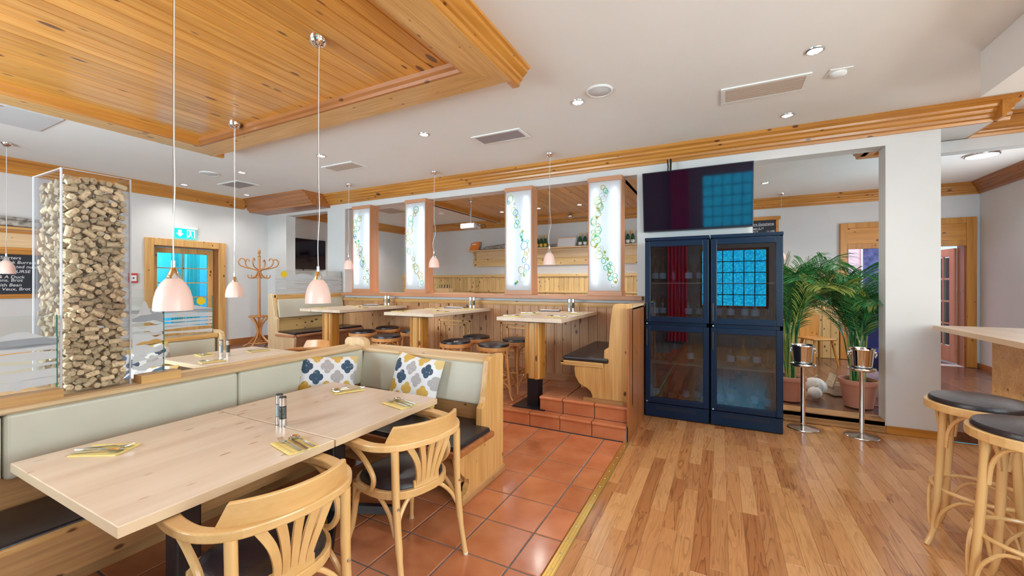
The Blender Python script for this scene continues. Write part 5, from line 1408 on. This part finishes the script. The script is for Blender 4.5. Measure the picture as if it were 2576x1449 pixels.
# ================================================================== far wall of the back room
t = thing('wall_shelf', 'long pine wall shelf with brackets carrying the champagne bottles', 'shelf', (-3.9, 9.6, 2.2))
MB().box(-2.25, 2.6, -.24, 0, .175, .205).build('shelf_board', M['pinepale']['x'], t, bevel=.006)
MB().box(-2.17, 2.6, -.03, 0, -.04, .175).build('back_panel', M['pinepale']['x'], t)
MB().box(-2.17, 2.6, -.045, 0, -.23, -.045).build('lower_board', M['dadoy']['x'], t, bevel=.004)
MB().box(-2.17, 2.6, -.055, 0, -.055, -.035).build('rail', M['dadoy']['x'], t)
for x in (-2.1, -.35, 1.4, 2.45):
    MB().prism([(0, .175), (-.20, .175), (-.19, .14), (-.08, .06), (-.05, -.05), (0, -.06)], 'x', x - .02, x + .02).build('bracket', M['pinepale']['z'], t)
def cb(label, x, lab, foil): return bottle(label, (x, 9.47, 2.406), 'champ', 'champ', lab, foil, 'champagne bottles on the shelf', .03, .095)
for k, x in enumerate((-4.22, -4.11, -4.0, -3.89)): cb('green champagne bottle with yellow label, ' + ('first', 'second', 'third', 'last')[k] + ' in the row behind the pendant', x, 'labely', 'gold')
for k, x in enumerate((-2.99, -2.87, -2.75)): cb('dark champagne bottle with white label, ' + ('first', 'second', 'last')[k] + ' in the row beside the white box', x, 'labelw', 'labelr' if k == 2 else 'gold')
for k, x in enumerate((-1.98, -1.87, -1.76)): cb('dark champagne bottle with white label, ' + ('first', 'second', 'last')[k] + ' in the row nearest the television', x, 'labelw', 'gold')
b = MB(); b.M = Matrix.Translation((-5.98, 9.46, 2.405)) @ Matrix.Rotation(-.18, 4, 'Z') @ Matrix.Rotation(-.2, 4, 'X')
b.prism([(-.16, 0), (.15, 0), (.18, .235), (-.12, .215)], 'y', -.03, .03)
t = thing('gift_box', 'bright orange box leaning on the end of the long shelf', 'box', (0, 0, 0))
b.build('carton', M['orange'], t, bevel=.006)
b2_ = MB(); b2_.M = b.M; b2_.box(-.08, .08, -.0315, -.0302, .15, .185); b2_.build('print_mark', M['paper'], t)
t = thing('gift_box', 'white gift box with orange ribbon between the bottle rows', 'box', (-3.32, 9.46, 2.406), -.1)
MB().prism([(-.24, 0), (.22, 0), (.27, .22), (-.20, .22)], 'y', -.06, .06).build('carton', M['paper'], t, bevel=.006)
MB().prism([(-.213, .195), (.262, .195), (.268, .212), (-.209, .212)], 'y', -.063, .063).build('ribbon', flat('ribbon_orange', (.86, .5, .3), .5), t)
log('long birch branch behind the orange box', [(-5.75, 9.45, 2.44), (-5.2, 9.46, 2.46), (-4.6, 9.45, 2.45)], .03, 'birch branches on the long shelf')
log('birch branch lying behind the pendant lamp', [(-3.80, 9.45, 2.44), (-3.66, 9.46, 2.455), (-3.55, 9.45, 2.44)], .028, 'birch branches on the long shelf')
log('thin birch twig slanting over the long branch', [(-5.6, 9.42, 2.49), (-5.1, 9.44, 2.53), (-4.6, 9.43, 2.57)], .012, 'birch branches on the long shelf')
t = thing('chalkboard', 'pine framed chalkboard behind the big television', 'chalkboard', (.72, 9.6, 2.62))
MB().box(-.24, .26, -.02, 0, -.35, .16).build('slate', M['slate'], t)
b = MB(); b.box(-.31, .34, -.04, 0, .15, .22).box(.26, .31, -.03, 0, -.40, .15).box(-.29, -.24, -.03, 0, -.40, .15).box(-.29, .31, -.03, 0, -.40, -.35); b.build('frame', M['pineor']['x'], t, bevel=.006)
RY = (PI / 2, 0, 0)
text(t, 'Unsere Gutscheine:', (-.23, -.0215, .06), RY, .058, M['chalk'])
text(t, 'Rosegger A. M.', (-.22, -.0215, -.02), RY, .045, M['chalk'])
text(t, 'Tages &\nSuppe', (-.19, -.0215, -.08), RY, .045, M['chalk'])
text(t, '11,10\u20ac', (.10, -.0215, -.09), RY, .05, M['chalk'])
b = MB(); b.box(-.23, .23, -.0215, -.0205, .042, .05).box(-.22, .02, -.0215, -.0205, -.035, -.029); b.build('underline', M['chalk'], t)
t = thing('picture', 'dark blue picture on the pink wall beyond the doorway', 'picture', (3.62, 12.39, 1.75))
MB().box(-.62, .62, -.03, 0, -.85, .75).build('canvas', M['blue'], t)
b = MB()
for q in ((-.65, .65, .75, .78), (-.65, .65, -.88, -.85), (-.65, -.62, -.85, .75), (.62, .65, -.85, .75)): b.box(q[0], q[1], -.04, 0, q[2], q[3])
b.build('frame', M['white'], t)
t = thing('serving_caddy', 'small chrome caddy of glasses behind the second lantern', 'caddy', (-6.55, 8.9, 1.28))
MB().box(-.2, .2, -.1, .1, 0, .1).build('box', M['pinepale']['x'], t)
for k in range(4): MB().lathe([(.03, .1), (.035, .16), (.03, .2)], 12, (-.14 + k * .09, 0, 0), cap=False).build('glass', M['glass'], t, smooth=True)
t['label'] = 'small wooden caddy of glasses behind the second lantern'
b = MB(); b.box(-7.1, -5.9, 8.7, 9.3, 1.24, 1.28).box(-6.6, -6.4, 8.9, 9.1, .1, 1.24)
t = thing('high_table', 'pine high table carrying the caddy in the back room', 'table', (-6.5, 9.0, .1))
MB().box(-.6, .6, -.3, .3, 1.14, 1.18).build('tabletop', M['pinepale']['x'], t, bevel=.004)
MB().box(-.08, .08, -.08, .08, .03, 1.14).build('post', M['pine']['z'], t)
MB().box(-.25, .25, -.25, .25, 0, .03).build('base_plate', M['black'], t)
tag(MB().box(-7.85, -7.6, 8.9, 9.0, .1, .1).box(-7.9, -7.88, 7.2, 7.35, 1.28, 1.45).build('switch_box', M['pinepale']['z']), 'small pine switch box beside the first lantern foot', 'switch box') if False else None

# ================================================================== palms, wine coolers, floor decorations
def palm(label, loc, potr, poth, nf, seed, lean, hgt):
    r = random.Random(seed)
    t = thing('potted_palm', label, 'plant', loc, 0, 'potted palms in the opening')
    pr = potr
    MB().lathe([(0, 0), (pr * .74, 0), (pr * .96, poth * .80), (pr * .97, poth * .82), (pr * 1.04, poth * .83), (pr * 1.07, poth * .97), (pr * 1.04, poth), (pr * .97, poth), (pr * .95, poth * .86)], 32, cap=False).build('pot', M['pot'], t, smooth=True)
    MB().lathe([(pr * .95, poth * .88), (0, poth * .90)], 24, cap=False).build('soil', M['soil'], t)
    for k in range(nf):
        a = 2 * PI * k / nf + r.uniform(-.25, .25); H = hgt * r.uniform(.70, 1.05); out = r.uniform(.22, .52) if k % 3 else r.uniform(.1, .25)
        c, s = math.cos(a), math.sin(a); b0 = (r.uniform(-.05, .05), r.uniform(-.05, .05))
        lx, ly = lean
        P_ = spline([(b0[0], b0[1], poth * .85), (b0[0] + c * .04, b0[1] + s * .04, poth + H * .30), (c * out * .35 + lx * .4, s * out * .35 + ly * .4, poth + H * .72), (c * out * .8 + lx, s * out * .8 + ly, poth + H), (c * out * 1.25 + lx, s * out * 1.25 + ly, poth + H * .96)], 8)
        fr_ = bpy.data.objects.new('frond', None)
        b = MB(); n = len(P_); b.tube(P_, [.0075 * (1 - .75 * i / n) + .0012 for i in range(n)], 5)
        st = int(n * .42)
        for i in range(st, n):
            for sub in ((0, .5) if i % 2 else (0,)):
                if i + 1 >= n and sub: continue
                p = P_[i] if not sub else (P_[i] + P_[i + 1]) / 2
                tg = (P_[min(i + 1, n - 1)] - P_[max(i - 1, 0)]).normalized()
                sd = tg.cross(Vector((0, 0, 1)));
                if sd.length < .05: sd = Vector((-s, c, 0))
                sd.normalize(); f = (i + sub - st) / (n - st)
                L = (.32 * math.sin(PI * (.18 + .78 * f)) + .05) * r.uniform(.85, 1.1)
                for side in (-1, 1):
                    d = (sd * side * .78 + tg * .62 + Vector((0, 0, .12))).normalized()
                    up = sd.cross(tg).normalized(); wv = d.cross(up).normalized()
                    q0 = p; q1 = p + d * L * .45; q2 = p + d * L * .8 - Vector((0, 0, L * .10)); q3 = p + d * L - Vector((0, 0, L * .26)); w = .0055
                    b.add([q0 - wv * w * .4, q0 + wv * w * .4, q1 - wv * w, q1 + wv * w, q2 - wv * w * .7, q2 + wv * w * .7, q3], [(0, 1, 3, 2), (2, 3, 5, 4), (4, 5, 6)])
        b.build('frond', M['leafy'] if k % 5 == 2 else M['leaf'], t)
    for k in range(5):
        x, y = r.uniform(-.07, .07), r.uniform(-.07, .07)
        MB().tube([(x, y, poth * .85), (x * 1.1, y * 1.1, poth + .25), (x * 1.4, y * 1.4, poth + .5)], [.013, .011, .008], 7).build('cane', M['cane'], t, smooth=True)
    return t
palm('bushy dark green potted palm beside the white column', (1.40, 5.93, .11), .175, .31, 26, 4, (-.03, .05), 1.15)
palm('taller yellow green potted palm beside the fridge', (.74, 5.90, .11), .165, .29, 22, 8, (.10, .05), 1.28)
def cooler_stand(label, x, y):
    t = thing('wine_cooler_stand', 'polished steel stand ' + label, 'stand', (x, y, 0), 0, 'steel wine cooler stands')
    MB().lathe([(0, 0), (.138, 0), (.14, .006), (.135, .012), (.05, .022), (.025, .03), (0, .03)], 36).build('base', M['steel'], t, smooth=True)
    MB().lathe([(.0215, .02), (.0215, .64)], 20, cap=False).build('pole', M['chrome'], t, smooth=True)
    MB().tube([(.10 * math.cos(2 * PI * i / 32), .10 * math.sin(2 * PI * i / 32), .665) for i in range(32)], .0145, 8, closed=True).build('ring', M['steel'], t, smooth=True)
    MB().lathe([(.0, .636), (.09, .645), (.095, .652), (0, .652)], 28).build('tray', M['steel'], t, smooth=True)
    t = thing('wine_cooler', 'steel ice bucket with ring handles on the stand ' + label, 'ice bucket', (x, y, .6525), 0, 'steel ice buckets')
    MB().lathe([(0, 0), (.073, 0), (.078, .01), (.098, .20), (.106, .208), (.104, .216), (.098, .214), (.094, .2), (.074, .015), (0, .012)], 32, cap=False).build('bucket', M['chrome'], t, smooth=True)
    for s in (-1, 1):
        k = MB().lathe([(0, 0), (.014, 0), (.012, .016), (0, .02)], 12)
        o = k.build('handle_knob', M['chrome'], t, smooth=True); o.matrix_basis = Matrix.Translation((s * .094, 0, .175)) @ Matrix.Rotation(s * PI / 2, 4, 'Y')
        MB().tube([(s * (.108 + .004 * math.cos(2 * PI * i / 16)), .018 * math.sin(2 * PI * i / 16), .15 + .026 * math.cos(2 * PI * i / 16)) for i in range(16)], .0032, 6, closed=True).build('ring_handle', M['chrome'], o.parent, smooth=True)
cooler_stand('next to the fridge', .765, 5.15)
cooler_stand('next to the white column', 1.24, 5.14)
def pumpkin(label, loc, R_, sq):
    b = MB(); n = 40; rows = 12; vs = []; fs = []
    for j in range(rows + 1):
        ph = PI * j / rows
        for i in range(n):
            a = 2 * PI * i / n; k = 1 - .09 * abs(math.cos(a * 5)) ** 3
            vs.append((R_ * k * math.sin(ph) * math.cos(a), R_ * k * math.sin(ph) * math.sin(a), R_ * sq * (1 - math.cos(ph)) ))
    for j in range(rows):
        for i in range(n): fs.append((j * n + i, j * n + (i + 1) % n, (j + 1) * n + (i + 1) % n, (j + 1) * n + i))
    t = thing('pumpkin', label, 'pumpkin', loc, 0, 'pale pumpkins on the floor')
    b.add(vs, fs).build('fruit', M['pumpkin'], t, smooth=True)
    MB().tube(spline([(0, 0, R_ * sq * 1.9), (.01, 0, R_ * sq * 2.15), (.03, .01, R_ * sq * 2.3)], 3), .012, 7).build('stem', M['crate']['z'], t, smooth=True)
pumpkin('small pale pumpkin on the floor between the palms', (1.02, 6.07, .11), .075, .95)
pumpkin('large pale pumpkin on the floor between the palms', (1.06, 6.32, .11), .13, .80)
t = thing('wooden_crate', 'open wooden crate on the floor beside the pumpkins', 'crate', (1.36, 6.47, .11), .25)
for q in ((-.13, .13, -.10, -.085), (-.13, .13, .085, .10)): MB().box(q[0], q[1], q[2], q[3], .01, .13).build('side_board', M['crate']['x'], t)
for q in (-.13, .115): MB().box(q, q + .015, -.085, .085, .01, .13).build('end_board', M['crate']['y'], t)
MB().box(-.13, .13, -.10, .10, 0, .012).build('bottom_board', M['crate']['x'], t)
MB().prism([(-.15, .10), (-.10, .26), (-.09, .255), (-.14, .095)], 'y', -.10, .06).build('lid_board', M['crate']['y'], t)
t = thing('wooden_chair', 'rustic wooden chair with splayed legs behind the palms', 'chair', (1.50, 8.75, .1), .5)
MB().prism([(-.2, -.19), (.2, -.19), (.22, .2), (-.22, .2)], 'z', .43, .465).build('seat', M['pineor']['x'], t, bevel=.01)
MB().prism([(-.17, .46), (.17, .46), (.19, .80), (.10, .92), (0, .88), (-.10, .92), (-.19, .80)], 'y', .17, .195).build('backrest', M['pineor']['z'], t, bevel=.008)
for sx in (-1, 1):
    for sy in (-1, 1): MB().tube([(sx * .15, sy * .14, .43), (sx * .21, sy * .21, 0)], [.022, .016], 8).build('leg', M['pineor']['z'], t, smooth=True)
t = thing('wooden_table', 'rustic wooden table on crossed legs at the far dado', 'table', (.75, 9.0, .1))
MB().box(-.75, .35, -.35, .35, .70, .74).build('tabletop', M['pineor']['x'], t, bevel=.005)
for x in (-.65, .25):
    for s in (-1, 1): MB().sweep([(x, -s * .28, 0), (x, s * .26, .70)], [(-.02, -.03), (.02, -.03), (.02, .03), (-.02, .03)], up=(1, 0, 0)).build('leg', M['pineor']['z'], t)
t = thing('upholstered_chair', 'dark blue upholstered chair behind the bushy palm', 'chair', (2.05, 7.6, .1), -.4)
M['navy'] = mottled('navy_velvet', (.008, .012, .10), (.015, .02, .16), 9, .6)
MB().box(-.26, .26, -.26, .24, .18, .46).build('seat', M['navy'], t, bevel=.04, seg=3)
MB().prism([(.16, .30), (.26, .30), (.34, 1.15), (.26, 1.17)], 'x', -.26, .26).build('backrest', M['navy'], t, bevel=.03, seg=3)
for sx in (-1, 1):
    for sy in (-1, 1): MB().tube([(sx * .21, sy * .2, .2), (sx * .22, sy * .21, 0)], [.02, .014], 8).build('leg', M['black'], t)
